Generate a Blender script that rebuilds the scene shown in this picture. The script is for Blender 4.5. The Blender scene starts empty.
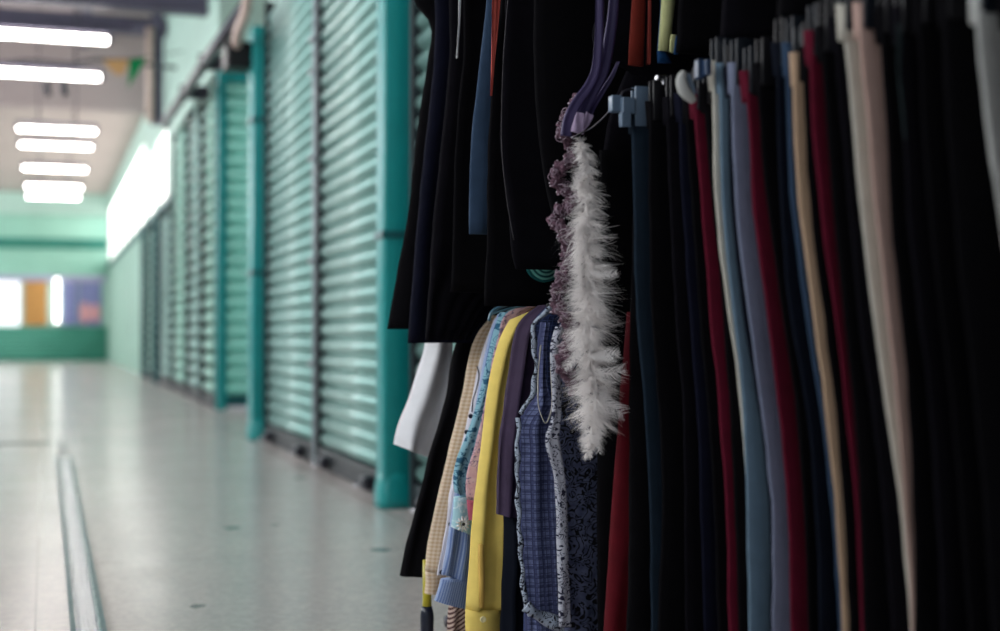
import bpy, bmesh, math, random
import numpy as np
from mathutils import Vector, Matrix, noise as mnoise

random.seed(7)
scene = bpy.context.scene
COL = scene.collection
PI = math.pi

# ------------------------------------------------------------------ camera
FPX = 1388.9
YAW = math.radians(18.1)
PIT = math.radians(0.72)
CAM = Vector((0, 0, 0.65))
Fv = Vector((math.sin(YAW) * math.cos(PIT), math.cos(YAW) * math.cos(PIT), math.sin(PIT)))
Rv = Vector((math.cos(YAW), -math.sin(YAW), 0))
Uv = Rv.cross(Fv)
cd = bpy.data.cameras.new('camera')
cd.lens = 50; cd.sensor_width = 36; cd.sensor_fit = 'HORIZONTAL'
cd.dof.use_dof = True; cd.dof.focus_distance = 2.32; cd.dof.aperture_fstop = 2.4
cd.clip_start = 0.05; cd.clip_end = 200
cam = bpy.data.objects.new('camera', cd); COL.objects.link(cam)
cam.location = CAM
cam.rotation_euler = Matrix((Rv, Uv, -Fv)).transposed().to_euler()
scene.camera = cam


def ray(px, py):
    return Fv + Rv * ((px - 500) / FPX) + Uv * ((315.5 - py) / FPX)


def onY(px, py, D):
    r = ray(px, py); return CAM + r * (D / r.y)


def onX(px, py, X):
    r = ray(px, py); return CAM + r * (X / r.x)


# ------------------------------------------------------------------ helpers
def tag(o, label=None, cat=None, group=None, kind=None):
    if label: o['label'] = label
    if cat: o['category'] = cat
    if group: o['group'] = group
    if kind: o['kind'] = kind
    return o


def empty(name, loc=(0, 0, 0), label=None, cat=None, group=None):
    o = bpy.data.objects.new(name, None); COL.objects.link(o)
    o.location = loc; o.empty_display_size = 0.05
    return tag(o, label, cat, group)


def link(name, bm, mat, parent=None, smooth=True):
    """link a bmesh given in world coordinates as ONE mesh object"""
    me = bpy.data.meshes.new(name)
    if parent is not None:
        bmesh.ops.translate(bm, verts=bm.verts, vec=-Vector(parent_world(parent)))
    bmesh.ops.recalc_face_normals(bm, faces=bm.faces)
    for f in bm.faces: f.smooth = smooth
    bm.to_mesh(me); bm.free()
    me.materials.append(mat)
    o = bpy.data.objects.new(name, me); COL.objects.link(o)
    if parent is not None: o.parent = parent
    return o


def parent_world(p):
    v = Vector((0, 0, 0))
    while p is not None:
        v += p.location; p = p.parent
    return v


def box(bm, x0, x1, y0, y1, z0, z1, bev=0.0):
    r = bmesh.ops.create_cube(bm, size=1.0)
    vs = r['verts']
    for v in vs:
        v.co = Vector(((x0 + x1) / 2 + v.co.x * (x1 - x0), (y0 + y1) / 2 + v.co.y * (y1 - y0), (z0 + z1) / 2 + v.co.z * (z1 - z0)))
    if bev > 0:
        es = list({e for v in vs for e in v.link_edges})
        bmesh.ops.bevel(bm, geom=es, offset=bev, segments=2, affect='EDGES', profile=0.5)
    return vs


def boxo(name, mat, parent, *a, bev=0.0, smooth=False):
    bm = bmesh.new(); box(bm, *a, bev=bev)
    return link(name, bm, mat, parent, smooth)


def tube(bm, pts, rad, seg=10, cap=True):
    """tube through points; rad number or list"""
    pts = [Vector(p) for p in pts]; n = len(pts)
    rads = rad if isinstance(rad, (list, tuple)) else [rad] * n
    rings = []
    prev = None
    for i, p in enumerate(pts):
        t = (pts[min(i + 1, n - 1)] - pts[max(i - 1, 0)]).normalized()
        if prev is None:
            a = Vector((0, 0, 1)) if abs(t.z) < 0.9 else Vector((1, 0, 0))
            nrm = t.cross(a).normalized()
        else:
            nrm = (prev - t * prev.dot(t)).normalized()
        prev = nrm
        b = t.cross(nrm)
        rings.append([bm.verts.new(p + (nrm * math.cos(2 * PI * k / seg) + b * math.sin(2 * PI * k / seg)) * rads[i]) for k in range(seg)])
    for i in range(n - 1):
        for k in range(seg):
            bm.faces.new((rings[i][k], rings[i][(k + 1) % seg], rings[i + 1][(k + 1) % seg], rings[i + 1][k]))
    if cap:
        bm.faces.new(rings[0]); bm.faces.new(rings[-1])


def tubeo(name, mat, parent, pts, rad, seg=10, smooth=True):
    bm = bmesh.new(); tube(bm, pts, rad, seg)
    return link(name, bm, mat, parent, smooth)


def smoothpts(pts, k=6):
    """catmull-rom through points"""
    P = [Vector(p) for p in pts]; out = []
    for i in range(len(P) - 1):
        p0 = P[max(i - 1, 0)]; p1 = P[i]; p2 = P[i + 1]; p3 = P[min(i + 2, len(P) - 1)]
        for j in range(k):
            t = j / k
            out.append(0.5 * ((2 * p1) + (p2 - p0) * t + (2 * p0 - 5 * p1 + 4 * p2 - p3) * t * t + (3 * p1 - p0 - 3 * p2 + p3) * t ** 3))
    out.append(P[-1]); return out


def keyed(keys, t):
    """monotone cubic-ish interpolation of [(t, v...)] at t, per column, linear extrapolation"""
    ks = keys
    if t <= ks[0][0]:
        i = 0
    elif t >= ks[-1][0]:
        i = len(ks) - 2
    else:
        i = max(j for j in range(len(ks) - 1) if ks[j][0] <= t)
    a, b = ks[i], ks[i + 1]
    h = b[0] - a[0]
    s = (t - a[0]) / h
    out = []
    for c in range(1, len(a)):
        d = (b[c] - a[c]) / h
        dm = (a[c] - ks[i - 1][c]) / (a[0] - ks[i - 1][0]) if i > 0 else d
        dp = (ks[i + 2][c] - b[c]) / (ks[i + 2][0] - b[0]) if i + 2 < len(ks) else d
        m0 = (dm + d) / 2; m1 = (dp + d) / 2
        if s > 1: out.append(b[c] + d * (t - b[0]))
        elif s < 0: out.append(a[c] + d * (t - a[0]))
        else:
            out.append((2 * s**3 - 3 * s**2 + 1) * a[c] + (s**3 - 2 * s**2 + s) * h * m0 + (-2 * s**3 + 3 * s**2) * b[c] + (s**3 - s**2) * h * m1)
    return out


def cloth(name, mat, parent, rows, thick=0.02, folds=(), n=26, m=30, seed=0, sharp=0.75, lean=0.0, hollow=False, skew=0.0, tilt=0.0, crease=0.0, ncr=2):
    """hanging cloth: rows = [(z, xleft, xright, ymid)] in metres, top first; closed cross sections with soft folds.
    folds = [(amplitude, cycles, phase, drift)]"""
    bm = bmesh.new(); uvl = bm.loops.layers.uv.new('UVMap')
    rows = sorted(rows, key=lambda r: -r[0])
    ks = [(-r[0],) + tuple(r[1:]) for r in rows]
    z0, z1 = rows[0][0], rows[-1][0]
    rnd = random.Random(seed)
    rings = []; half = n // 2
    for j in range(m + 1):
        t = j / m
        z = z0 + (z1 - z0) * t
        xl, xr, ym = keyed(ks, -z)
        w = max(xr - xl, 0.002)
        th = thick * min(1, w / 0.03 + 0.1)
        ring = []
        for k in range(n):
            a = 2 * PI * k / n
            ux = (1 - math.cos(a)) / 2
            sy = math.copysign(abs(math.sin(a)) ** sharp, math.sin(a))
            u = ux
            fo = 0
            for (A, cyc, ph, dr) in folds:
                fo += A * (0.35 + 0.65 * t) * math.sin(2 * PI * (cyc * u + ph + dr * t)) * (0.6 + 0.4 * math.sin(5 * t + 7 * ph))
            fo += 0.0025 * mnoise.noise(Vector((xl * 9 + seed, u * 3, z * 11))) 
            x = xl + w * ux + 0.0016 * mnoise.noise(Vector((seed * 3.1, z * 22, a)))
            y = ym - sy * th / 2 + fo + lean * t + skew * (u - .5)
            if crease:
                fo += crease * (.4 + .6 * t) * (abs(math.sin(PI * (ncr * u + .15 * seed + .12 * math.sin(3 * t)))) - .5)
                y = ym - sy * th / 2 + fo + lean * t + skew * (u - .5)
            zz = z - tilt * (u - .5) * t ** 3 + 0.0015 * mnoise.noise(Vector((x * 20, seed, 3)))
            ring.append((bm.verts.new((x, y, zz)), ux * w, -z))
        rings.append(ring)
    for j in range(m):
        for k in range(n):
            q = (rings[j][k], rings[j][(k + 1) % n], rings[j + 1][(k + 1) % n], rings[j + 1][k])
            f = bm.faces.new([v[0] for v in q])
            for l, v in zip(f.loops, q): l[uvl].uv = (v[1], v[2])
    if not hollow:
        for R in (rings[0], rings[-1]):
            f = bm.faces.new([v[0] for v in R])
            for l, v in zip(f.loops, R): l[uvl].uv = (v[1], v[2])
    else:
        f = bm.faces.new([v[0] for v in rings[0]])
    return link(name, bm, mat, parent)


def pxrows(D, keys, n=None):
    """[(py, pxl, pxr)] on the plane Y=D -> metre rows"""
    out = []
    for k in keys:
        a = onY(k[1], k[0], D); b = onY(k[2], k[0], D)
        out.append((a.z, a.x, b.x, D))
    return out


# ------------------------------------------------------------------ materials
def srgb(r, g, b):
    f = lambda c: (c / 255 / 12.92) if c / 255 <= 0.04045 else ((c / 255 + 0.055) / 1.055) ** 2.4
    return (f(r), f(g), f(b), 1)


class NT:
    def __init__(s, name):
        s.m = bpy.data.materials.new(name); s.m.use_nodes = True
        s.t = s.m.node_tree; s.t.nodes.clear()
        s.out = s.n('ShaderNodeOutputMaterial'); s.b = s.n('ShaderNodeBsdfPrincipled')
        s.l(s.b.outputs[0], s.out.inputs[0])

    def n(s, k, **kw):
        nd = s.t.nodes.new(k)
        for a, v in kw.items(): setattr(nd, a, v)
        return nd

    def l(s, a, b): s.t.links.new(a, b)

    def inp(s, sock, v):
        if isinstance(v, bpy.types.NodeSocket): s.l(v, sock)
        elif v is not None: sock.default_value = v

    def math(s, op, a, b=None, c=None):
        nd = s.n('ShaderNodeMath', operation=op)
        s.inp(nd.inputs[0], a)
        if b is not None: s.inp(nd.inputs[1], b)
        if c is not None: s.inp(nd.inputs[2], c)
        return nd.outputs[0]

    def mix(s, f, a, b):
        nd = s.n('ShaderNodeMix', data_type='RGBA')
        s.inp(nd.inputs[0], f); s.inp(nd.inputs[6], a); s.inp(nd.inputs[7], b)
        return nd.outputs[2]

    def uv(s):
        tc = s.n('ShaderNodeTexCoord'); sp = s.n('ShaderNodeSeparateXYZ')
        s.l(tc.outputs['UV'], sp.inputs[0]); return tc.outputs['UV'], sp.outputs[0], sp.outputs[1]

    def obj(s):
        tc = s.n('ShaderNodeTexCoord'); return tc.outputs['Object']

    def noise(s, vec, scale, detail=3, rough=.5, dist=0.):
        nd = s.n('ShaderNodeTexNoise')
        if vec is not None: s.l(vec, nd.inputs['Vector'])
        nd.inputs['Scale'].default_value = scale; nd.inputs['Detail'].default_value = detail
        nd.inputs['Roughness'].default_value = rough; nd.inputs['Distortion'].default_value = dist
        return nd.outputs[0]

    def ramp(s, v, lo, hi):
        nd = s.n('ShaderNodeMapRange'); s.inp(nd.inputs[0], v)
        nd.inputs[1].default_value = lo; nd.inputs[2].default_value = hi
        return nd.outputs[0]

    def set(s, base=None, rough=.5, metal=0., bump=None, bstr=.3, bdist=.001, spec=None, sheen=0.):
        s.inp(s.b.inputs['Base Color'], base); s.inp(s.b.inputs['Roughness'], rough)
        s.b.inputs['Metallic'].default_value = metal
        if spec is not None: s.b.inputs['Specular IOR Level'].default_value = spec
        if sheen: s.b.inputs['Sheen Weight'].default_value = sheen
        if bump is not None:
            bp = s.n('ShaderNodeBump'); bp.inputs['Strength'].default_value = bstr; bp.inputs['Distance'].default_value = bdist
            s.l(bump, bp.inputs['Height']); s.l(bp.outputs[0], s.b.inputs['Normal'])
        return s.m


def fabric(name, c, var=.12, rough=.9, spec=.2, sheen=0.):
    t = NT(name); uv, u, v = t.uv()
    nz = t.noise(uv, 40, 4)
    c2 = tuple(x * (1 - var * 2.2) for x in c[:3]) + (1,)
    col = t.mix(t.ramp(nz, .3, .7), c2, c)
    w = t.noise(uv, 900, 2)
    return t.set(col, rough, bump=w, bstr=.35, bdist=.0006, spec=spec, sheen=sheen)


def paint(name, c, rough=.4, metal=0., dirt=.25, spec=None, scale=6, rvar=.2):
    t = NT(name); o = t.obj()
    nz = t.noise(o, scale, 5, .6)
    col = t.mix(t.ramp(nz, .35, .75), c, tuple(x * (1 - dirt) for x in c[:3]) + (1,))
    rr = t.math('ADD', t.math('MULTIPLY', t.noise(o, scale * 4, 3), rvar), rough - rvar / 2)
    return t.set(col, rr, metal, spec=spec)


def glow(name, c, s):
    m = bpy.data.materials.new(name); m.use_nodes = True
    t = m.node_tree; t.nodes.clear()
    o = t.nodes.new('ShaderNodeOutputMaterial'); e = t.nodes.new('ShaderNodeEmission')
    e.inputs[0].default_value = c; e.inputs[1].default_value = s
    t.links.new(e.outputs[0], o.inputs[0]); return m


def gingham(name, a, b, p=.009):
    t = NT(name); uv, u, v = t.uv()
    su = t.math('GREATER_THAN', t.math('FRACT', t.math('DIVIDE', u, p)), .5)
    sv = t.math('GREATER_THAN', t.math('FRACT', t.math('DIVIDE', v, p)), .5)
    f = t.math('MULTIPLY', t.math('ADD', su, sv), .5)
    return t.set(t.mix(f, a, b), .9, spec=.2, bump=t.noise(uv, 700), bstr=.3, bdist=.0006)


def plaid(name, base, line, dark, p=.0085):
    t = NT(name); uv, u, v = t.uv()
    def ln(c, per, w):
        return t.math('LESS_THAN', t.math('FRACT', t.math('DIVIDE', c, per)), w)
    f1 = t.math('MAXIMUM', ln(u, p, .18), ln(v, p, .18))
    f2 = t.math('MAXIMUM', ln(u, p * 2.03, .26), ln(v, p * 2.03, .26))
    c = t.mix(t.math('MULTIPLY', f2, .75), base, dark)
    c = t.mix(t.math('MULTIPLY', f1, .7), c, line)
    c = t.mix(t.math('MULTIPLY', t.ramp(t.noise(uv, 260, 3), .4, .7), .45), c, dark)
    return t.set(c, .9, spec=.2)


def stripes(name, a, b, p=.005, w=.35, slant=0.):
    t = NT(name); uv, u, v = t.uv()
    uu = t.math('ADD', u, t.math('MULTIPLY', v, slant))
    f = t.math('LESS_THAN', t.math('FRACT', t.math('DIVIDE', uu, p)), w)
    return t.set(t.mix(f, a, b), .85, spec=.2)


def scroll(name, bg, ink, s1=45, lv=5, lw=.16, s2=60, fl=.3, bg2=None, soft=.5):
    """scrolling print: curling contour lines with small blossoms"""
    t = NT(name); uv, u, v = t.uv()
    n1 = t.noise(uv, s1, 1.2, .5, 1.4)
    f = t.math('ABSOLUTE', t.math('SUBTRACT', t.math('FRACT', t.math('MULTIPLY', n1, lv)), .5))
    f1 = t.math('SUBTRACT', 1, t.ramp(f, lw * .7, lw * 1.3))
    v2 = t.n('ShaderNodeTexVoronoi', feature='F1'); t.l(uv, v2.inputs['Vector']); v2.inputs['Scale'].default_value = s2
    f2 = t.math('LESS_THAN', t.math('ADD', v2.outputs['Distance'], t.math('MULTIPLY', t.noise(uv, s2 * 3.4, 1), .4)), fl + .2)
    f = t.math('MAXIMUM', f1, f2)
    base = bg
    if bg2 is not None: base = t.mix(t.ramp(t.noise(uv, 60, 2), .35, .65), bg, bg2)
    return t.set(t.mix(f, base, ink), .9, spec=.2)


M = {}
M['black'] = fabric('black_cloth', (.0035, .0034, .0045, 1), spec=.05)
M['black2'] = fabric('black_wool', (.0045, .0042, .0065, 1), spec=.05)
M['inkblue'] = fabric('ink_blue_cloth', (.004, .005, .014, 1), spec=.08)
M['slate'] = fabric('slate_blue_cloth', srgb(98, 122, 140), .06)
M['lilac'] = fabric('lilac_grey_cloth', srgb(112, 120, 142), .06)
M['navy'] = fabric('navy_cloth', srgb(20, 36, 50), .1)
M['dnavy'] = fabric('dark_navy_cloth', srgb(10, 16, 28), .1, spec=.1)
M['burg'] = fabric('burgundy_cloth', srgb(88, 7, 34), .1)
M['red'] = fabric('dark_red_cloth', srgb(86, 6, 20), .1)
M['cream'] = fabric('cream_cloth', srgb(185, 183, 172), .04)
M['tan'] = fabric('tan_cloth', srgb(178, 152, 126), .04)
M['rosebeige'] = fabric('rose_beige_cloth', srgb(182, 155, 145), .04)
M['pale'] = fabric('pale_grey_cloth', srgb(175, 178, 175), .04)
M['white'] = fabric('white_cotton', srgb(225, 228, 232), .03)
M['yellow'] = fabric('yellow_cotton', srgb(226, 202, 108), .05)
M['yellowseam'] = fabric('yellow_seam', srgb(206, 170, 88), .05)
M['aub'] = fabric('aubergine_cloth', srgb(62, 50, 72), .12)
M['purple'] = fabric('purple_satin', srgb(64, 54, 98), .1, rough=.5, spec=.5)
M['lav'] = fabric('lavender_satin', srgb(168, 150, 180), .05, rough=.6)
M['rust'] = fabric('rust_cloth', srgb(116, 40, 30), .08)
M['salmon'] = fabric('salmon_cloth', srgb(180, 82, 72), .05)
M['lime'] = fabric('pale_lime_cloth', srgb(184, 188, 136), .04)
M['royal'] = fabric('royal_blue_cloth', srgb(18, 58, 100), .05)
M['tealtop'] = fabric('steel_blue_cloth', srgb(46, 66, 90), .06)
M['gingham'] = gingham('beige_gingham', srgb(216, 200, 176), srgb(190, 162, 130), .0075)
M['plaid'] = plaid('navy_plaid', srgb(112, 122, 160), srgb(36, 42, 74), srgb(56, 62, 98), .0075)
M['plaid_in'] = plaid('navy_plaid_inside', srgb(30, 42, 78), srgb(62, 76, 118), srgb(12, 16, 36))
M['pin'] = stripes('blue_pinstripe', srgb(98, 122, 172), srgb(148, 166, 200), .0044, .4)
M['brownstripe'] = stripes('brown_stripe', srgb(190, 170, 158), srgb(84, 58, 56), .011, .5, slant=1.2)
M['whitescroll'] = scroll('white_scroll_print', srgb(150, 162, 178), srgb(14, 16, 28), 70, 4, .14, 60, .12)
M['darkfloral'] = scroll('dark_floral_print', srgb(82, 88, 112), srgb(8, 8, 14), 42, 6, .18, 50, .22, srgb(54, 60, 84))
M['whitefloral'] = scroll('white_paisley_print', srgb(168, 172, 184), srgb(30, 32, 52), 75, 4, .12, 60, .2)
M['tealfloral'] = scroll('teal_floral_print', srgb(128, 174, 190), srgb(44, 92, 120), 50, 4, .1, 46, .3)
M['aqua'] = scroll('pale_aqua_print', srgb(158, 200, 210), srgb(205, 224, 228), 50, 3, .1, 50, .2)
M['pinkfloral'] = scroll('pink_floral_print', srgb(196, 166, 168), srgb(112, 98, 124), 60, 4, .08, 60, .2, srgb(186, 144, 150))
M['rosepink'] = fabric('rose_pink_cloth', srgb(168, 84, 104), .1)
M['dots'] = fabric('white_shirt_cotton', srgb(214, 214, 224), .04)
M['paleblue'] = fabric('pale_blue_cotton', srgb(140, 166, 200), .05)
M['button'] = paint('button_plastic', srgb(246, 236, 176), .3)
M['darkbutton'] = paint('dark_button', (.01, .01, .02, 1), .3)
M['clipdk'] = paint('shaded_clip_plastic', srgb(20, 26, 34), .45, 0, .1, spec=.25)  # clip plastic darkened, shade at the trouser tops put into the colour
M['plaster'] = paint('pale_plaster', srgb(200, 200, 200), .8, 0, .1)
M['clip'] = paint('clear_blue_plastic', srgb(96, 116, 136), .25, 0, .1)
M['steel'] = paint('bright_steel', (.55, .55, .58, 1), .25, 1, .1)
M['darksteel'] = paint('dark_steel', (.06, .06, .075, 1), .4, .8, .2)
M['hangblk'] = paint('black_plastic', (.008, .008, .01, 1), .4, spec=.2)
M['teal'] = paint('teal_gloss_paint', srgb(0, 142, 142), .4, 0, .12)
M['tealdark'] = paint('dark_teal_paint', srgb(4, 88, 92), .4, 0, .2)
M['shutter'] = paint('shutter_green_paint', srgb(134, 176, 170), .3, .45, .16, scale=3, rvar=.04)
M['shutter2'] = paint('pale_shutter_paint', srgb(138, 190, 176), .32, .45, .16, scale=3, rvar=.04)
M['shutter3'] = paint('teal_shutter_paint', srgb(110, 188, 172), .35, 0, .14, scale=3, rvar=.04)
M['guide'] = paint('guide_rail_metal', srgb(150, 165, 172), .3, .3, .2)
M['gap'] = paint('dark_gap_metal', (.012, .02, .026, 1), .5)  # near-black for doors and joint; shutter gaps get their shade as colour
M['mint'] = paint('mint_wall_paint', srgb(150, 204, 186), .45, 0, .12, scale=1.5)
M['mint2'] = paint('pale_mint_paint', srgb(176, 210, 198), .5, 0, .12, scale=1.5)
M['grn'] = paint('green_board_paint', srgb(84, 166, 146), .4, 0, .15, scale=2)
M['dgrn'] = paint('deep_green_paint', srgb(20, 120, 104), .45, 0, .15, scale=2)
M['ceil'] = paint('ceiling_plaster', srgb(172, 158, 157), .8, 0, .2, scale=.8)
M['ceil2'] = paint('ceiling_board', srgb(178, 166, 160), .7, 0, .15, scale=.8)
M['beam'] = paint('beam_paint', srgb(84, 80, 100), .6, 0, .3)
M['beige'] = paint('beige_pipe_paint', srgb(205, 180, 170), .5)
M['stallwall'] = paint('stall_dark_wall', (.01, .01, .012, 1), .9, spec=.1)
M['lamp'] = glow('fluorescent_tube', (1, .95, .92, 1), 17)
M['lamp2'] = glow('upright_tube', (1, .98, .96, 1), 5)
M['window'] = glow('upper_wall_glow', (1, .95, .92, 1), 3.2)  # glow standing in for the blown-out upper wall
M['sideglow'] = glow('added_side_glow', (.96, .97, 1, 1), 5.0)  # glow of the added side windows, out of view
M['window2'] = glow('lit_shop_window', (.95, .97, 1, 1), 1.6)
M['orange'] = paint('orange_poster', srgb(206, 150, 80), .6, 0, .35, scale=8)
M['lilacpanel'] = paint('lilac_poster', srgb(122, 128, 176), .5, 0, .3, scale=8)
M['skinpink'] = paint('pink_poster', srgb(226, 164, 170), .5, 0, .3, scale=8)
M['lilacband'] = paint('lilac_band', srgb(176, 172, 204), .5)
M['flagtan'] = fabric('tan_flag', srgb(206, 160, 110))
M['flaggreen'] = fabric('green_flag', srgb(20, 140, 84))
M['flaglime'] = fabric('lime_flag', srgb(140, 190, 110))
M['olive'] = paint('olive_yellow_plastic', srgb(186, 176, 40), .35)
M['capnavy'] = paint('blue_black_plastic', srgb(22, 30, 48), .3)


def floor_mat():
    t = NT('polished_terrazzo'); o = t.obj()
    chips = t.n('ShaderNodeTexVoronoi'); t.l(o, chips.inputs['Vector']); chips.inputs['Scale'].default_value = 70
    cr = t.ramp(chips.outputs['Color'], .2, .9)
    base = t.mix(t.math('MULTIPLY', cr, .5), srgb(190, 182, 178), srgb(226, 212, 206))
    fine = t.noise(o, 160, 4, .7)
    base = t.mix(t.math('MULTIPLY', t.ramp(fine, .55, .75), .6), base, srgb(120, 120, 124))
    big = t.noise(o, .9, 4, .6)
    base = t.mix(t.math('MULTIPLY', t.ramp(big, .35, .75), .35), base, srgb(150, 152, 152))
    sp = t.n('ShaderNodeSeparateXYZ'); t.l(o, sp.inputs[0])
    # tile joints, 1.2 m grid
    jx = t.math('LESS_THAN', t.math('ABSOLUTE', t.math('SUBTRACT', t.math('FRACT', t.math('DIVIDE', t.math('ADD', sp.outputs[0], .62), 1.2)), .5)), .0016)
    jy = t.math('LESS_THAN', t.math('ABSOLUTE', t.math('SUBTRACT', t.math('FRACT', t.math('DIVIDE', t.math('ADD', sp.outputs[1], .12), 1.2)), .5)), .0022)
    base = t.mix(t.math('MULTIPLY', t.math('MAXIMUM', jx, jy), .55), base, srgb(50, 52, 56))
    # a few dark stains of their own shape
    st = t.noise(o, 2.3, 2, .5, .6)
    base = t.mix(t.math('MULTIPLY', t.ramp(st, .73, .76), .8), base, srgb(56, 58, 62))
    for px, py, r in ((232, 528, .028), (380, 550, .03), (197, 606, .02), (275, 525, .014)):
        rr = ray(px, py); p = CAM + rr * (-CAM.z / rr.z)
        dx = t.math('SUBTRACT', sp.outputs[0], p.x); dy = t.math('MULTIPLY', t.math('SUBTRACT', sp.outputs[1], p.y), .8)
        d = t.math('SQRT', t.math('ADD', t.math('MULTIPLY', dx, dx), t.math('MULTIPLY', dy, dy)))
        d = t.math('ADD', d, t.math('MULTIPLY', t.math('SUBTRACT', t.noise(o, 30, 3), .5), .03))
        base = t.mix(t.math('MULTIPLY', t.math('LESS_THAN', d, r), .75), base, srgb(50, 52, 58))
    rg = t.math('ADD', t.math('MULTIPLY', t.noise(o, 3, 4, .6), .16), .13)
    return t.set(base, rg, spec=.6, bump=t.noise(o, 5, 3), bstr=.05, bdist=.004)


M['floor'] = floor_mat()

# ------------------------------------------------------------------ the hall
def struct(name, mat, *a, label=None):
    o = boxo(name, mat, None, *a); o['kind'] = 'structure'
    if label: o['label'] = label
    return o


XW = 1.25      # near shutter line
XF = 1.37      # far shutter line
YE = 34.0      # end wall
struct('floor', M['floor'], -3.9, 4.2, -3.5, 35, -.15, 0)
struct('ceiling', M['ceil'], -3.9, 4.2, -3.5, 21, 5.1, 5.25)
struct('ceiling', M['ceil2'], -3.9, 4.2, 21.25, 35, 3.92, 4.1)
struct('wall_bulkhead', M['ceil'], -3.9, 4.2, 21.0, 21.25, 3.9, 5.25)
struct('wall_left', M['plaster'], -3.9, -3.75, -3.5, 35, 0, 5.1)
kk = 20
for i in range(16):  # unseen side windows, added to light the shutters and clothes
    y0 = -.8 + i * 2.2
    f = empty('window_%d' % kk, (-3.7, y0, 1.9)); f['kind'] = 'structure'; kk += 1
    boxo('pane', M['sideglow'], f, -3.74, -3.72, y0, y0 + 2.0, 1.9, 4.4)
    for zz in (1.86, 3.1, 4.4): boxo('window_frame', M['mint2'], f, -3.75, -3.68, y0 - .04, y0 + 2.04, zz, zz + .05)
    for yy in (y0 - .05, y0 + 1.0, y0 + 2.0): boxo('window_frame', M['mint2'], f, -3.75, -3.68, yy, yy + .04, 1.86, 4.45)

# end wall: a wide shutter below and above a band of shop windows
def boards(name, mat, parent, x0, x1, y, z0, z1, pitch=.09, depth=.02, face=-1):
    bm = bmesh.new()
    n = max(1, round((z1 - z0) / pitch)); ph = (z1 - z0) / n
    prof = []
    for i in range(n):
        for s, d in ((0.0, .0), (.12, .6), (.3, .95), (.5, 1), (.7, .95), (.88, .6)):
            prof.append((z0 + (i + s) * ph, d * depth))
    prof.append((z1, 0))
    A = [bm.verts.new((x0, y + face * d, z)) for z, d in prof]
    B = [bm.verts.new((x1, y + face * d, z)) for z, d in prof]
    C2 = [bm.verts.new((x0, y - face * .02, z)) for z in (z0, z1)]
    D2 = [bm.verts.new((x1, y - face * .02, z)) for z in (z0, z1)]
    for i in range(len(A) - 1): bm.faces.new((A[i], B[i], B[i + 1], A[i + 1]))
    bm.faces.new((C2[0], D2[0], D2[1], C2[1]))
    bm.faces.new((A[0], B[0], D2[0], C2[0])); bm.faces.new((A[-1], B[-1], D2[1], C2[1]))
    bm.faces.new(A + [C2[1], C2[0]]); bm.faces.new(B + [D2[1], D2[0]])
    return link(name, bm, mat, parent)


struct('wall_far', M['mint2'], -3.75, 4.2, YE, YE + .2, 0, 4.0)
struct('trim_1', M['dgrn'], -3.75, XF, YE - .12, YE, 2.62, 2.84)
o = boards('wall_far', M['grn'], None, -3.75, XF, YE - .03, .02, .80, .1); o['kind'] = 'structure'
o = boards('wall_far', M['mint'], None, -3.75, XF, YE - .03, 1.95, 2.62, .12); o['kind'] = 'structure'
o = boards('wall_far', M['mint'], None, -3.75, XF, YE - .03, 2.84, 3.4, .14); o['kind'] = 'structure'
struct('trim_2', M['dgrn'], -3.75, XF, YE - .16, YE, 0, .06)
struct('trim_3', M['lilacband'], -3.75, XF - .05, YE - .1, YE, 1.86, 1.98)

# shop window band
def pxX(px, D=YE): return onY(px, 300, D).x
w = struct('window_1', M['window2'], -3.7, pxX(20), YE - .07, YE - .01, .82, 1.84)
for i, (a, b, m, lab, cat) in enumerate((
        (24, 47, 'orange', 'orange poster in the far shop window band', 'poster'),
        (62, 77, 'lilacpanel', 'plain lilac-blue poster right of the upright lamp on the far wall', 'poster'),
        (79, 101, 'lilacpanel', 'lilac poster with two pink shapes at the far right corner', 'poster'))):
    t = empty('wall_poster', (pxX((a + b) / 2), YE - .06, .82), lab, cat)
    boxo('sheet', M[m], t, pxX(a), pxX(b), YE - .075, YE - .04, .83, 1.84)
    if i == 2:
        for c, s in ((85, .5), (95, .42)):
            bm = bmesh.new(); bmesh.ops.create_uvsphere(bm, u_segments=16, v_segments=10, radius=1)
            for v in bm.verts: v.co = Vector((pxX(c) + v.co.x * .12, YE - .08 + v.co.y * .02, 1.12 + v.co.z * s * .5))
            link('pink_shape', bm, M['skinpink'], t)
t = empty('upright_lamp', (pxX(57), YE - .2, .8), 'glowing upright fluorescent tube on the far end wall', 'lamp')
tubeo('tube', M['lamp2'], t, [(pxX(57), YE - .2, .88), (pxX(57), YE - .2, 1.92)], .045, 12)
boxo('end_socket', M['darksteel'], t, pxX(57) - .04, pxX(57) + .04, YE - .25, YE - .15, .81, .88, bev=.008)
boxo('end_socket', M['darksteel'], t, pxX(57) - .04, pxX(57) + .04, YE - .25, YE - .15, 1.92, 1.98, bev=.008)

# right side walls
struct('wall_right', M['mint2'], XF + .06, XF + .2, 21.6, YE, 0, 2.28)
struct('wall_right', M['mint2'], XF + .02, XF + .2, 12.1, 16.6, 2.95, 5.1)
struct('wall_right', M['mint2'], XW + .08, XW + .25, 3.3, 8.75, 2.66, 5.1)
struct('wall_right', M['mint2'], XF + .02, XF + .2, 16.6, 21.4, 3.24, 5.1)
struct('wall_right', M['mint2'], XF + .02, XF + .2, 21.4, YE, 3.58, 5.1)
struct('wall_right', M['mint2'], XF + .02, XF + .2, 16.6, 17.24, 2.28, 3.24)
struct('wall_right', M['ceil'], 3.2, 3.4, 8.75, 11.95, 0, 5.1)
struct('trim_4', M['tealdark'], XF - .0, XF + .2, 16.6, YE, 2.2, 2.28)
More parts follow.
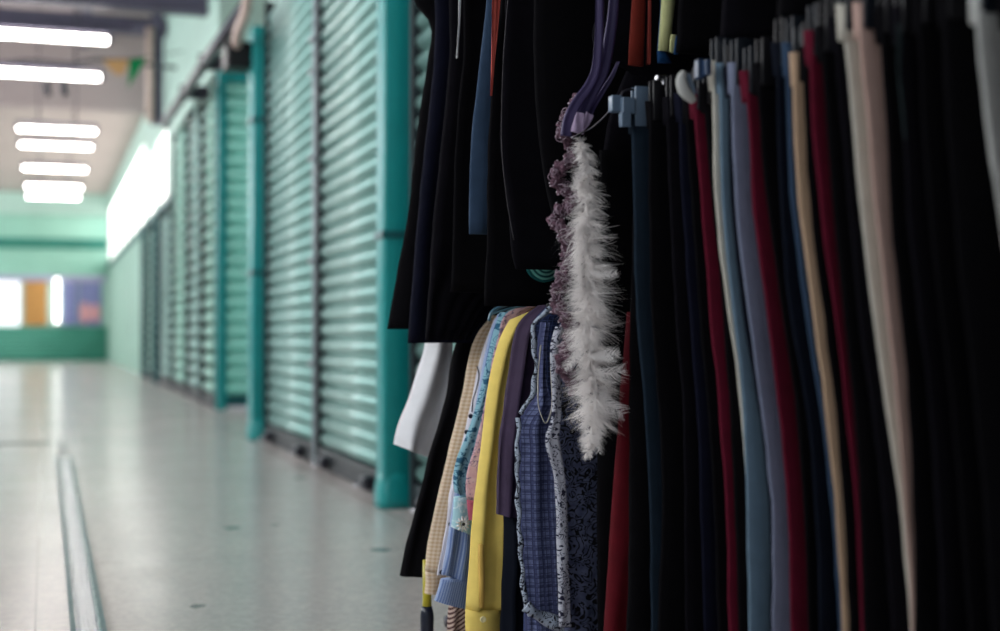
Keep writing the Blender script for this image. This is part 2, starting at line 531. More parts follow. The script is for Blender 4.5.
# panelled boards of the far mint wall
for i in range(9):
    y = 21.9 + i * 1.34
    o = boxo('trim_5', M['mint2'], None, XF + .02, XF + .06, y, y + .09, .02, 2.18); o['kind'] = 'structure'
# glowing panes added for the blown-out upper wall, framed like clerestory windows
k = 2
for i in range(8):
    y0 = 17.3 + i * 2.08
    if y0 > 33: break
    f = empty('window_%d' % k, (XF, y0, 2.6)); f['kind'] = 'structure'; k += 1
    boxo('pane', M['window'], f, XF + .06, XF + .1, y0, y0 + 2.03, 2.3, 3.2 if i < 2 else 3.55)
    for zz in (2.28, 3.2 if i < 2 else 3.55): boxo('window_frame', M['mint2'], f, XF + .02, XF + .12, y0 - .03, y0 + 2.06, zz, zz + .05)
    boxo('window_frame', M['mint2'], f, XF + .02, XF + .12, y0 - .06, y0, 2.3, 3.2)

# ------------------------------------------------------------------ roller shutters
def shutter_curtain(name, mat, parent, y0, y1, x, z0, z1, pitch=.075, depth=.016):
    bm = bmesh.new()
    n = round((z1 - z0) / pitch); prof = []
    for i in range(n):
        for s, d in ((0, -.35), (.06, 0), (.16, .5), (.32, .88), (.5, 1), (.68, .86), (.82, .5), (.93, 0)):
            prof.append((z0 + (i + s) * pitch, d * depth))
    A = [bm.verts.new((x - d, y0, z)) for z, d in prof]
    B = [bm.verts.new((x - d, y1, z)) for z, d in prof]
    E = [bm.verts.new((x + .012, y0, z)) for z, d in prof]
    G = [bm.verts.new((x + .012, y1, z)) for z, d in prof]
    for i in range(len(A) - 1):
        bm.faces.new((A[i], A[i + 1], B[i + 1], B[i]))
        bm.faces.new((E[i], G[i], G[i + 1], E[i + 1]))
        bm.faces.new((A[i], E[i], E[i + 1], A[i + 1]))
        bm.faces.new((B[i], B[i + 1], G[i + 1], G[i]))
    o = link(name, bm, mat, parent)
    return o


def roller_shutter(y0, y1, x, z1, mat, label, lock=True, group=None):
    t = empty('roller_shutter', (x, (y0 + y1) / 2, 0), label, 'roller shutter', group)
    shutter_curtain('curtain', mat, t, y0 + .05, y1 - .05, x + .03 if y0 < 12 else x + .065, .1, z1, pitch=.075 if y0 < 12 else .125, depth=.022 if y0 < 12 else .06)
    boxo('bottom_bar', M['gap'], t, x - .0, x + .05, y0 + .05, y1 - .05, .045, .1, bev=.008)  # near-black colour carries the shade of the gap under the curtain
    boxo('guide_rail', M['gap'], t, x - .005, x + .07, y0 + .012, y0 + .05, .0, z1 + .04)
    boxo('guide_rail', M['gap'], t, x - .005, x + .07, y1 - .05, y1 - .012, .0, z1 + .04)
    boxo('seal_strip', M['gap'], t, x + .01, x + .045, y0 + .05, y1 - .05, .004, .045)
    if lock:
        for yy in (y0 + .28, y1 - .35):
            l = boxo('hasp', M['darksteel'], t, x - .045, x, yy, yy + .1, .02, .075, bev=.01)
            tubeo('padlock', M['steel'], l, [(x - .04, yy + .03, .05), (x - .07, yy + .03, .035), (x - .07, yy + .07, .035), (x - .04, yy + .07, .05)], .006)
    return t


PY1 = onX(390, 500, XW - .04).y; PY2 = onX(256, 437, XW - .04).y
roller_shutter(3.42, PY1 - .06, XW + .02, 2.6, M['shutter'], 'roller shutter between the rack and the nearest teal post')
roller_shutter(PY1 + .15, 6.70, XW, 2.6, M['shutter'], 'green roller shutter just left of the nearest teal post')
roller_shutter(6.74, PY2 - .06, XW, 2.6, M['shutter'], 'green roller shutter right of the farther teal post')
far = [(12.02, 13.15, 'shutter2', 'pale roller shutter at the corner just past the side opening'),
       (13.25, 14.6, 'shutter', 'second roller shutter past the side opening, narrow and darker'),
       (14.7, 16.4, 'shutter2', 'third roller shutter past the side opening, streaked with light'),
       (16.5, 18.3, 'shutter', 'fourth roller shutter past the side opening, before the dark doorway'),
       (19.3, 20.5, 'shutter2', 'farthest narrow shutter between two dark door frames')]
for (a, b, m, lab) in far:
    roller_shutter(a, b, XF, 2.88 if b < 16.5 else 2.12, M[m], lab, lock=False)
# cover strips between neighbouring shutters
t = empty('cover_strip', (XW - .01, 6.72, 0), 'pale metal strip with bright bolts between the two near shutters', 'cover strip')
boxo('strip', M['guide'], t, XW - .015, XW + .01, 6.705, 6.73, 0, 2.64, bev=.004)
for zz in (.5, 1.0, 1.5, 1.92, 2.08, 2.4):
    bm = bmesh.new(); bmesh.ops.create_uvsphere(bm, u_segments=12, v_segments=8, radius=.014, matrix=Matrix.Translation((XW - .024, 6.72, zz)))
    link('bolt', bm, M['steel'], t)
# dark doors between the far shutters
for i, (a, b) in enumerate(((18.4, 19.2), (20.6, 21.5))):
    o = empty('door_%d' % (i + 1), (XF, a, 0)); o['kind'] = 'structure'
    boxo('door_frame', M['tealdark'], o, XF - .02, XF + .08, a, a + .1, 0, 2.18)
    boxo('door_frame', M['tealdark'], o, XF - .02, XF + .08, b - .1, b, 0, 2.18)
    boxo('door_leaf', M['gap'], o, XF + .05, XF + .09, a + .1, b - .1, 0, 2.18)
    hd = boxo('door_handle', M['steel'], o, XF - .01, XF + .05, a + .15, a + .2, .95, 1.15, bev=.01)

# the side of the next stall block, a shutter that faces the camera
t = empty('side_shutter', (2.0, 11.9, 0), 'teal shutter facing the camera in the side opening', 'roller shutter')
boards('curtain', M['shutter3'], t, XF + .08, 2.9, 11.9, .12, 2.78, .12, .05)
boxo('corner_post', M['teal'], t, XF + .0, XF + .08, 11.85, 11.95, 0, 2.95, bev=.01)
boxo('bottom_bar', M['tealdark'], t, XF + .08, 2.9, 11.87, 11.93, .03, .12)
boxo('head_box', M['teal'], t, XF + .08, 2.9, 11.86, 11.94, 2.78, 3.0)

# teal posts
def post(px, py, label, w=.1):
    p = onX(px, py, XW - .04); 
    t = empty('steel_post', (XW - .03, p.y, 0), label, 'post')
    x0, x1, y0, y1 = XW - .065, XW + .045, p.y - .0, p.y + w
    boxo('shaft', M['teal'], t, x0, x1, y0, y1, 0, 2.52, bev=.012, smooth=True)
    # flared foot
    bm = bmesh.new(); rings = []
    for z, s in ((0, 1.22), (.03, 1.24), (.07, 1.2), (.1, 1.08), (.13, 1.01)):
        cx, cy = (x0 + x1) / 2, (y0 + y1) / 2
        rings.append([bm.verts.new((cx + math.copysign(abs(math.cos(a)) ** .5, math.cos(a)) * (x1 - x0) / 2 * s,
                                    cy + math.copysign(abs(math.sin(a)) ** .5, math.sin(a)) * (y1 - y0) / 2 * s, z)) for a in [2 * PI * q / 24 for q in range(24)]])
    for i in range(4):
        for q in range(24): bm.faces.new((rings[i][q], rings[i][(q + 1) % 24], rings[i + 1][(q + 1) % 24], rings[i + 1][q]))
    bm.faces.new(rings[0]); bm.faces.new(rings[-1])
    link('foot', bm, M['teal'], t)
    for z in (1.0, 1.93):
        boxo('collar', M['tealdark'], t, x0 - .008, x1 + .008, y0 - .008, y1 + .008, z, z + .03, bev=.004)
    tubeo('conduit', M['guide'], t, [(x1 + .0, y0 - .03, .02), (x1, y0 - .03, 2.5)], .014)
    return t, p


post(390, 500, 'nearest teal square post at the shop front', .13)
post(256, 437, 'farther teal square post before the side opening', .2)
for (y, w) in ((9.1, .05),):
    pass

# upper wall pipes and the black box
t = empty('service_pipe', (1.15, 10.3, 2.7), 'long dark pipe under the upper wall above the side opening', 'pipe')
tubeo('pipe_run', M['darksteel'], t, [onX(245, 8, 1.14), onX(212, 52, 1.15), onX(166, 122, 1.15), (1.2, 15.0, 2.84)], .045, 12)
for px, py in ((205, 62), (185, 92)):
    p = onX(px, py, 1.15)
    boxo('bracket', M['darksteel'], t, 1.1, XF - .01, p.y - .02, p.y + .02, p.z - .06, p.z + .06)
t = empty('junction_box', tuple(onX(236, 55, 1.1)), 'black box with a slanted arm high by the farther teal post', 'junction box')
p = onX(236, 55, 1.1)
boxo('housing', M['hangblk'], t, p.x - .07, p.x + .09, p.y - .1, p.y + .14, p.z - .09, p.z + .07, bev=.02)
tubeo('arm', M['beige'], t, smoothpts([p, onX(238, 32, 1.08), onX(246, 10, 1.06), onX(250, -30, 1.06)]), .03, 12)
struct('wall_right', M['mint2'], XW + .08, 3.2, 8.8, 9.0, 2.95, 5.1)
struct('wall_right', M['mint2'], XF + .02, 3.2, 11.95, 12.1, 3.0, 5.1)

# beams under the high ceiling
for y, z0, z1, n in ((12.85, 3.55, 3.84, 1), (17.5, 4.3, 4.5, 2), (9.5, 3.55, 3.84, 3), (6.5, 3.55, 3.84, 4)):
    bm = bmesh.new(); XE_ = XF + .04 if y > 11 else 3.15 if y > 9 else XW + .1
    box(bm, -3.75, XE_, y - .09, y + .09, z0, z0 + .03)
    box(bm, -3.75, XE_, y - .09, y + .09, z1 - .03, z1)
    box(bm, -3.75, XE_, y - .012, y + .012, z0, z1)
    o = link('ceiling_beam', bm, M['beam'], None, False); o['kind'] = 'structure'
for x in (-1.6, .45):
    bm = bmesh.new(); box(bm, x, x + .1, -3, 21, 4.78, 5.0); o = link('ceiling_beam', bm, M['beam'], None, False); o['kind'] = 'structure'
t = empty('hanging_strut', (1.2, 17.3, 3.2), 'dark steel strut hanging beside a beige downpipe near the bright wall', 'strut')
a = onY(157, 125, 17.3); b = onY(157, 30, 17.3)
boxo('strut', M['beam'], t, a.x - .07, a.x + .07, 17.25, 17.35, a.z, 5.1)
a2 = onY(178, 33, 17.3)
boxo('cross_arm', M['beam'], t, onY(132, 33, 17.3).x, a2.x, 17.26, 17.34, b.z - .03, b.z + .08)
a3 = onY(149, 125, 17.3)
tubeo('downpipe', M['beige'], t, [(a3.x, 17.2, a.z + .02), (a3.x, 17.2, b.z)], .045, 12)

# ceiling lamps: tubes hung across the corridor
def ceiling_lamp(y, label, x0, x1, z=3.35, hang=5.1):
    t = empty('ceiling_lamp', ((x0 + x1) / 2, y, z), label, 'lamp', 'fluorescent ceiling lamps')
    tubeo('tube', M['lamp'], t, [(x0, y, z), (x1, y, z)], .032 if y < 17 else .022, 12)
    boxo('fitting', M['beam'], t, x0 - .03, x1 + .03, y - .03, y + .03, z + .06, z + .1, bev=.01)
    for x in (x0 + .25, x1 - .25):
        tubeo('hanger_rod', M['darksteel'], t, [(x, y, z + .1), (x, y, hang)], .008, 6)
    for x in (x0 - .02, x1 + .02):
        boxo('end_socket', M['beam'], t, x - .015, x + .015, y - .03, y + .03, z - .03, z + .055)
    return t


lamp_spots = [(37, 'nearest visible ceiling lamp, under the dark beam'), (75, 'second ceiling lamp, with two small dark hooks below'),
              (130, 'third ceiling lamp, first of the distant cluster and dimmest'), (146, 'fourth ceiling lamp, upper in the distant cluster'),
              (169, 'fifth ceiling lamp, lower in the distant cluster'),
              (187, 'sixth ceiling lamp, before last down the corridor'), (197, 'last and farthest ceiling lamp by the end wall')]
for py, lab in lamp_spots:
    r = ray(55, py); s = 2.7 / r.z; p = CAM + r * s
    ceiling_lamp(p.y, lab, -.75 if py < 100 else -.36, .53 if py < 100 else .62, 3.35, 5.1 if p.y < 21 else 3.92)
for y, lab in ((10.3, 'added unseen ceiling lamp above the side opening'), (8.1, 'added unseen ceiling lamp above the farther teal post'), (5.9, 'added unseen ceiling lamp above the nearest teal post'), (3.7, 'added unseen ceiling lamp over the corridor beside the clothes rails')):
    ceiling_lamp(y, lab, -.75, .53)  # lamps out of view, added to brighten the floor and shutters
t = empty('hook_pair', tuple(onY(56, 78, 14.2)), 'pair of small dark hooks hanging under a ceiling lamp', 'hook')
for px in (48, 65):
    a = onY(px, 79, 14.2); b = onY(px + 1, 96, 14.2)
    tubeo('hook', M['darksteel'], t, [a, (a + b) / 2 + Vector((-.02, 0, 0)), b], [.02, .035, .03], 8)
t = empty('cable', tuple(onY(60, 64, 15.5)), 'slack dark cable run high behind the near lamps', 'cable')
tubeo('wire', M['darksteel'], t, smoothpts([onY(-20, 66, 15.5), onY(30, 61, 15.5), onY(70, 64, 15.5), onY(100, 60, 15.5), onY(160, 66, 16), onY(176, 68, 16)]), .02, 6)

# bunting
def flag(pts, mat, label, D=15.0):
    bm = bmesh.new()
    A = [bm.verts.new(onY(x, y, D)) for x, y in pts]; B = [bm.verts.new(onY(x, y, D) + Vector((0, .012, 0))) for x, y in pts]
    bm.faces.new(A); bm.faces.new(B[::-1])
    n = len(A)
    for i in range(n): bm.faces.new((A[i], A[(i + 1) % n], B[(i + 1) % n], B[i]))
    o = link('bunting_flag', bm, mat, None, False)
    # origin at flag
    c = onY(*pts[0], D)
    for v in o.data.vertices: v.co -= c
    o.location = c
    return tag(o, label, 'flag', 'bunting')
flag([(103, 60), (129, 59), (125, 72), (120, 76), (114, 73), (108, 67)], M['flagtan'], 'tan bunting flag hanging left of the green one')
flag([(130, 58), (146, 58), (137, 74), (128, 88), (129, 74)], M['flaggreen'], 'green bunting flag beside the tan one', 15.05)
t = tubeo('bunting_string', M['darksteel'], None, smoothpts([onY(96, 58, 15.0), onY(120, 59, 15.0), onY(148, 57, 15.0), onY(190, 50, 15.3)]), .006, 6)
tag(t, 'thin string carrying the two bunting flags', 'string')

# floor rail
a = Vector((.055, 3.0, 0))
t = empty('floor_channel', (.09, 5.3, 0), 'ribbed metal channel set along the corridor floor', 'floor channel')
bm = bmesh.new()
prof = [(-.026, .0), (-.026, .012), (-.021, .013)]
for i in range(4):
    x = -.0135 + i * .009
    prof += [(x - .0035, .006), (x - .0015, .012), (x + .0015, .012), (x + .0035, .006)]
prof += [(.021, .013), (.026, .012), (.026, 0)]
A = [bm.verts.new((.09 + x, .8, z)) for x, z in prof]; B = [bm.verts.new((.09 + x, 7.5, z)) for x, z in prof]
for i in range(len(A) - 1): bm.faces.new((A[i], A[i + 1], B[i + 1], B[i]))
bm.faces.new(A); bm.faces.new(B)
link('rail', bm, paint('worn_channel_steel', (.8, .82, .84, 1), .25, .9, .2, scale=30), t, False)
for s in (-1, 1):
    boxo('edge_strip', M['tealdark'], t, .09 + s * .0315 - .0055, .09 + s * .0315 + .0055, .8, 7.5, 0, .012)
boxo('end_pin', M['darksteel'], t, .08, .1, 7.5, 8.5, 0, .008)
# darker joint across the corridor
struct('trim_6', M['gap'], -3.7, .02, 8.62, 8.66, 0, .004)

# ------------------------------------------------------------------ the stall (dark interior behind the clothes)
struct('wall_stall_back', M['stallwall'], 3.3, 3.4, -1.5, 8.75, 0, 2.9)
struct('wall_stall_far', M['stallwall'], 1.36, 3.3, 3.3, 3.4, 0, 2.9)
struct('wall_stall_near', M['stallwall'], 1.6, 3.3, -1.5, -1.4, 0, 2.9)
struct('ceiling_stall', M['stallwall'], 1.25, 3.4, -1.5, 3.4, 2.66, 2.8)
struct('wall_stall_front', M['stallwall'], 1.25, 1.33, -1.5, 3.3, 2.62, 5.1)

# rails for the clothes
def rail(z, x, y0, y1, label, posts=()):
    t = empty('clothes_rail', (x, (y0 + y1) / 2, 0), label, 'clothes rail')
    tubeo('rail_tube', M['darksteel'], t, [(x, y0, z), (x, y1, z)], .0125, 12)
    for y in posts:
        tubeo('upright', M['darksteel'], t, [(x + .02, y, 0), (x + .02, y, z)], .0125, 12)
        tubeo('foot_bar', M['darksteel'], t, [(x - .15, y, .0135), (x + .2, y, .0135)], .0125, 10)
    return t


rail(.765, .99, 2.04, 2.98, 'low dark rail carrying the sleeves and shirts', (2.96,))
rail(1.74, 1.02, 1.0, 2.98, 'high dark rail carrying the black tops', (2.9,))
rail(1.075, 1.04, .7, 1.93, 'dark rail carrying the row of trousers', (.72, 1.93))

# ------------------------------------------------------------------ trousers on clip hangers
def clip_hanger(xl, xr, y, z, railz, railx, label, mat='clip', vis=True, group='clip hangers on the trouser rail'):
    t = empty('clip_hanger', (railx, y, z), label, 'hanger', group)
    zb = z + .022
    tubeo('bar', M['steel'] if vis else M['darksteel'], t, [(xl + .01, y, zb), (xr - .01, y, zb)], .003, 8)
    tubeo('hook', M['hangblk'], t, smoothpts([(railx, y, zb), (railx, y, railz - .03), (railx + .016, y, railz - .004), (railx + .012, y, railz + .014), (railx, y, railz + .016), (railx - .014, y, railz + .008)], 4), .002, 6)
    for x in (xl + .018, xr - .018):
        bm = bmesh.new()
        for s in (-1, 1):
            vs = box(bm, x - .012, x + .012, y + s * .007 - .0025, y + s * .007 + .0025, z - .024, zb + .012, bev=.0015)
        box(bm, x - .008, x + .008, y - .006, y + .006, zb - .004, zb + .006)
        link('clip', bm, M[mat], t)
    return t


ntr = [0]
def trousers(keys, D, mat, label, w0=.24, w1=.17, zbot=.1, mat2=None, thick=.016, clipmat='clipdk', vis=True, hlabel=None, fold=.003, group='hanging trousers'):
    """keys = [(py, px)] of the edge towards the corridor"""
    i = ntr[0]; ntr[0] += 1
    rows = []
    pts = [onY(px, py, D) for py, px in keys]
    ztop = pts[0].z
    zl, zend = pts[-1].z, zbot
    for p in pts:
        f = (ztop - p.z) / (ztop - zbot)
        rows.append((p.z, p.x, p.x + w0 + (w1 - w0) * f, D))
    if zl > zend + .02:
        rows.append((zend, pts[-1].x + .004, pts[-1].x + .004 + w1, D))
    t = empty('trousers', (pts[0].x + w0 / 2, D, zbot), label, 'trousers', group)
    rnd = random.Random(i * 17 + 3)
    wz = ztop - .035
    legs = [r for r in rows]
    r1 = [(z, a, b, y - thick * .28) for z, a, b, y in legs]
    r2 = [(z, a + .006 + .004 * rnd.random(), b - .004, y + thick * .28) for z, a, b, y in legs]
    if mat2 is not None:
        pass
    cloth('leg', M[mat], t, r1, thick * .6, [(fold, 1.6, rnd.random(), .3), (fold * .5, 3.3, rnd.random(), -.2)], n=22, m=26, seed=i)
    cloth('leg', M[mat2 or mat], t, r2, thick * .6, [(fold, 1.4, rnd.random(), .2)], n=18, m=22, seed=i + 50)
    k0 = rows[0]
    cloth('waistband', M[mat], t, [(ztop + .004, k0[1] - .003, k0[2] + .003, D), (wz, rows[0][1] - .001, rows[0][2] + .002, D)], thick * 1.15, [], n=18, m=3, seed=i)
    clip_hanger(k0[1], k0[2], D, ztop, 1.075, 1.04, hlabel or ('hanger holding the ' + ' '.join(label.split()[:9]).split(',')[0].split(' with ')[0]), clipmat, vis)
    return t


def B(keys, D, lab, mat='black', **kw):
    return trousers(keys, D, mat, lab, clipmat='hangblk', vis=False, **kw)


K = lambda s: [tuple(float(v) for v in e.split(':')) for e in s.split(',')]
trousers(K('110:629,200:632,320:635,400:642,500:648,631:650'), 1.845, 'navy', 'navy trousers leftmost of the row, right of the feather boa', clipmat='clip')
B(K('104:647,200:647,320:650,400:657,500:661,631:657'), 1.80, 'black trousers immediately right of the leftmost navy pair')
B(K('100:664,200:668,320:674,400:680,631:684'), 1.755, 'second black trousers after the leftmost navy pair', 'black2')
B(K('96:676,200:680,320:688,400:694,500:698,631:702'), 1.715, 'ink blue trousers left of the first burgundy pair', 'inkblue')
B(K('98:684,200:690,320:698,400:705,500:712,631:716'), 1.69, 'black trousers touching the first burgundy pair from the left')
trousers(K('92:691,160:696,240:703,320:709,400:716,500:724,631:727'), 1.655, 'burg', 'narrow burgundy trousers first of three, left of the slate pair')
B(K('86:701,200:711,320:722,400:728,500:733,631:737'), 1.632, 'black trousers between the first burgundy pair and the cream pair')
trousers(K('64:709,120:711,200:713,320:727,400:738,500:745,631:748'), 1.600, 'cream', 'cream trousers added as the lit thin edge of the slate pair', thick=.012)  # highlight on the slate pair, put in as a separate cream garment
trousers(K('66:717,120:718,200:720,320:731,400:740,500:744,631:746'), 1.585, 'slate', 'slate blue trousers left of the lilac grey pair', thick=.012)
B(K('70:725,100:726,200:729,320:742,400:755,500:766,631:768'), 1.567, 'dark navy trousers between slate and lilac grey pairs', 'dnavy')
trousers(K('66:729,100:730,200:733,320:747,400:758,500:769,631:771'), 1.545, 'lilac', 'lilac grey trousers left of the second burgundy pair', thick=.012)
trousers(K('74:742,150:748,200:750,320:765,400:775,500:785,631:789'), 1.51, 'burg', 'burgundy trousers second of three, right of the lilac grey pair')
B(K('66:754,200:764,320:780,400:792,500:800,631:806'), 1.478, 'black trousers right of the second burgundy pair')
B(K('46:773,200:778,320:788,400:802,500:812,631:816'), 1.44, 'dark navy trousers left of the tan pair', 'dnavy')
trousers(K('46:784,200:789,320:804,400:816,500:828,631:836'), 1.41, 'tealtop', 'steel blue trousers showing a thin edge behind the tan pair', thick=.012)
trousers(K('56:792,130:793,200:797,320:812,400:823,500:833,631:841'), 1.39, 'tan', 'tan trousers, a thin strip left of the third burgundy pair', thick=.012)
B(K('50:801,120:803,200:807,320:822,400:832,500:841,631:848'), 1.372, 'black trousers between tan and third burgundy pairs')
trousers(K('34:806,120:809,200:816,320:832,400:842,500:852,631:858'), 1.35, 'burg', 'burgundy trousers third of three, rightmost of them')
B(K('30:817,120:824,200:830,320:842,400:850,500:857,631:862'), 1.325, 'black trousers right of the third burgundy pair')
B(K('20:830,120:839,200:846,320:857,400:868,500:880,631:889'), 1.305, 'black wool trousers left of the wide cream and rose pair', 'black2')
trousers(K('8:838,100:849,200:858,320:872,400:883,500:897,631:908'), 1.28, 'cream', 'wide pale trousers, cream edge beside the rose beige pair', thick=.014)
trousers(K('6:855,100:862,200:871,320:884,400:893,500:902,631:910'), 1.26, 'rosebeige', 'rose beige trousers lying over the wide cream pair', thick=.012)
B(K('10:876,120:883,250:891,350:902,450:908,600:912,631:912'), 1.235, 'black trousers right of the rose beige pair')
B(K('10:893,120:899,250:908,400:925,631:938'), 1.20, 'black wool trousers at the right, second after the rose beige pair', 'black2')
B(K('0:914,120:920,250:930,400:948,631:965'), 1.165, 'black trousers at the right, third after the rose beige pair')
B(K('-6:938,120:944,250:955,400:972,631:990'), 1.125, 'black trousers at the right, just left of the pale grey pair')
trousers(K('-14:971,60:975,120:981,190:990,250:999,400:1018,631:1046'), 1.065, 'pale', 'pale grey trousers cut off by the right edge of the photo', w0=.22)
B(K('-10:1000,120:1006,250:1020,400:1040,631:1065'), 1.02, 'black trousers nearest the camera, past the pale grey pair')
# thin grey strap among the black trousers
M['strapgrey'] = fabric('grey_green_ribbon', srgb(44, 56, 58))
o = cloth('fabric_strap', M['strapgrey'], None, pxrows(1.185, [(24, 896, 901), (70, 897, 901), (110, 901, 905), (140, 905, 907)]), .003, [], n=12, m=12)
tag(o, 'thin grey-green strap hanging among the black trousers at right', 'strap')

# ------------------------------------------------------------------ low rail: sleeves and shirts
def shirt(name, label, cat, D, mat, sleeve, hem=.12, bodyw=.42, cuff=None, cuffmat=None, seed=0, thick=.04, shoulder=None, bodymat=None, folds=None, group='shirts on the low rail', body=True, hang=True, tilt=0., crease=.006, ncr=2):
    a = onY(sleeve[0][1], sleeve[0][0], D)
    t = empty(name, (a.x + bodyw / 2, D, hem), label, cat, group)
    rnd = random.Random(seed)
    fl = folds or [(.006, 1.3, rnd.random(), .4), (.003, 2.7, rnd.random(), -.3)]
    s = cloth('sleeve', M[mat], t, pxrows(D - .012, sleeve), thick, fl, n=30, m=36, seed=seed, sharp=.85, hollow=cuff is None, tilt=tilt, crease=crease, ncr=ncr)
    if body:
        ztop = a.z
        xs = a.x
        rows = [(ztop + .045, xs + bodyw * .42, xs + bodyw * .6, D + .02), (ztop + .03, xs + bodyw * .3, xs + bodyw * .72, D + .02),
                (ztop + .005, xs + .02, xs + bodyw * .97, D + .02), (ztop - .06, xs + .02, xs + bodyw, D + .02), (ztop - .2, xs + .05, xs + bodyw - .02, D + .02),
                (hem, xs + .045, xs + bodyw - .01, D + .02)]
        cloth('body', M[bodymat or mat], t, rows, .022, [(.006, 3.2, rnd.random(), .2)], n=34, m=26, seed=seed + 9)
        cx = xs + bodyw * .51
        if hang:
            h = empty('clothes_hanger', (cx, D + .02, ztop), 'hanger holding the ' + ' '.join(label.split()[:9]), 'hanger', 'hangers on the low rail')
            sh = [(xs + .03, D + .02, ztop - .006), (xs + bodyw * .25, D + .02, ztop + .022), (cx, D + .02, ztop + .045),
                  (xs + bodyw * .75, D + .02, ztop + .022), (xs + bodyw * .95, D + .02, ztop - .006)]
            tubeo('shoulder_bar', M['hangblk'], h, smoothpts(sh, 4), .004, 8)
            tubeo('hook', M['darksteel'], h, smoothpts([(cx, D + .02, ztop + .045), (cx, D + .02, ztop + .075), (.99 + .014, D + .02, .765 + .006), (.99, D + .02, .765 + .0145), (.99 - .014, D + .02, .765 + .004)], 5), .0018, 6)
    if cuff:
        cloth('cuff', M[cuffmat or mat], t, pxrows(D - .012, cuff), thick * 1.05, [], n=30, m=6, seed=seed + 4, sharp=.85, hollow=True, tilt=tilt)
    return t


def button(parent, px, py, D, mat='button', r=.0055):
    c = onY(px, py, D) - Vector((0, .003, 0)); bm = bmesh.new()
    n = 16; R = []
    for (rr, yy) in ((r * .9, .0015), (r, 0), (r, -.0015), (r * .85, -.0025), (r * .6, -.0015), (0.0001, -.0015)):
        R.append([bm.verts.new((c.x + rr * math.cos(2 * PI * q / n), c.y + yy, c.z + rr * math.sin(2 * PI * q / n))) for q in range(n)])
    for i in range(5):
        for q in range(n): bm.faces.new((R[i][q], R[i][(q + 1) % n], R[i + 1][(q + 1) % n], R[i + 1][q]))
    bm.faces.new(R[0]); bm.faces.new(R[-1])
    return link('button', bm, M[mat], parent)


# white sleeve far left
t = shirt('white_shirt', 'white shirt whose short sleeve hangs out at far left, behind the black one', 'shirt', 2.86, 'white',
          [(335, 428, 452), (352, 425, 451), (375, 418, 449), (400, 410, 446), (425, 401, 440), (441, 397, 434), (452, 396, 429)],
          seed=3, thick=.06, folds=[(.014, 1.4, .1, .2), (.005, 2.3, .4, -.3)], hem=.35, body=False, tilt=.03, crease=.02, ncr=1.5)
t = shirt('black_shirt', 'black long-sleeved shirt hanging between the white and beige sleeves', 'shirt', 2.68, 'black',
          [(325, 468, 494), (345, 456, 490), (400, 445, 480), (450, 430, 465), (510, 415, 450), (560, 403, 436), (576, 400, 432)],
          seed=5, thick=.05, hem=.3)
t = shirt('gingham_shirt', 'beige gingham shirt, long sleeve left of the other coloured sleeves', 'shirt', 2.58, 'gingham',
          [(316, 491, 512), (322, 487, 510), (330, 480, 506), (340, 475, 502), (354, 470, 497), (383, 465, 490), (418, 457, 480), (480, 442, 466), (540, 429, 455), (572, 425, 447)],
          cuff=[(572, 425, 446), (580, 426, 446), (594, 425, 443)], tilt=.004, seed=7, thick=.03, crease=.004, folds=[(.005, 1.1, .2, .1)])
t = shirt('dotted_shirt', 'white shirt with dark dots, a thin strip right of the beige gingham one', 'shirt', 2.53, 'dots',
          [(318, 495, 515), (335, 488, 510), (360, 480, 500), (400, 472, 492), (440, 463, 480), (480, 452, 470), (530, 445, 462), (575, 437, 456)], seed=9, thick=.022, crease=.003)
for px, py in ((470, 416), (466, 432), (450, 524), (441, 572)):
    button(t, px, py, 2.505, 'darkbutton', .0045)
tubeo('piping', M['darkbutton'], t, smoothpts([onY(x, y, 2.503) for x, y in ((477, 366), (479, 376), (476, 390), (473, 400), (472, 412))], 5), .0013, 6)
t = shirt('pinstripe_shirt', 'blue pinstripe shirt whose wide cuff hangs left of the yellow one', 'shirt', 2.48, 'pin',
          [(314, 498, 520), (330, 491, 513), (360, 484, 505), (400, 477, 498), (440, 470, 492), (480, 458, 480), (530, 449, 474), (560, 445, 471), (579, 441, 469)],
          cuff=[(579, 441, 469), (590, 438, 469), (606, 434, 468)], tilt=.02, seed=11, thick=.03, crease=.004)
t2 = shirt('floral_blouse', 'short teal floral blouse with an aqua hem, above the pinstripe cuff', 'blouse', 2.44, 'tealfloral',
          [(312, 500, 522), (330, 494, 515), (360, 487, 508), (400, 478, 500), (440, 465, 490), (462, 456, 480), (482, 453, 474), (497, 454, 474)],
          cuff=[(497, 454, 474), (515, 453, 473), (532, 451, 473)], tilt=.018, cuffmat='aqua', seed=13, thick=.026, crease=.003, hem=.3)
# daisy on the aqua hem
cc = onY(463, 524, 2.40)
bm = bmesh.new()
for q in range(11):
    a = 2 * PI * q / 11
    tube(bm, [cc + Vector((math.cos(a) * .003, 0, math.sin(a) * .003)), cc + Vector((math.cos(a) * .0085, -.001, math.sin(a) * .0085)), cc + Vector((math.cos(a) * .014, 0, math.sin(a) * .014))], [.0008, .0022, .001], 6)
link('daisy_print', bm, M['white'], t2)
button(t2, 463, 524, 2.395, 'darkbutton', .003)
t = shirt('pink_blouse', 'pink floral blouse, a thin strip left of the yellow shirt', 'blouse', 2.39, 'pinkfloral',
          [(306, 522, 540), (312, 508, 532), (318, 503, 528), (335, 499, 522), (360, 493, 515), (400, 486, 507), (440, 477, 500), (470, 468, 492), (490, 466, 490), (500, 467, 490)],
          cuff=[(500, 467, 489), (510, 468, 489), (520, 469, 488)], cuffmat='rosepink', seed=15, thick=.026, crease=.003, hem=.3)
t = shirt('striped_top', 'brown and cream striped sleeve end below the pinstripe cuff', 'top', 2.55, 'brownstripe',
          [(560, 452, 470), (600, 450, 469), (625, 448, 468), (650, 447, 466)], seed=16, thick=.03, body=False)
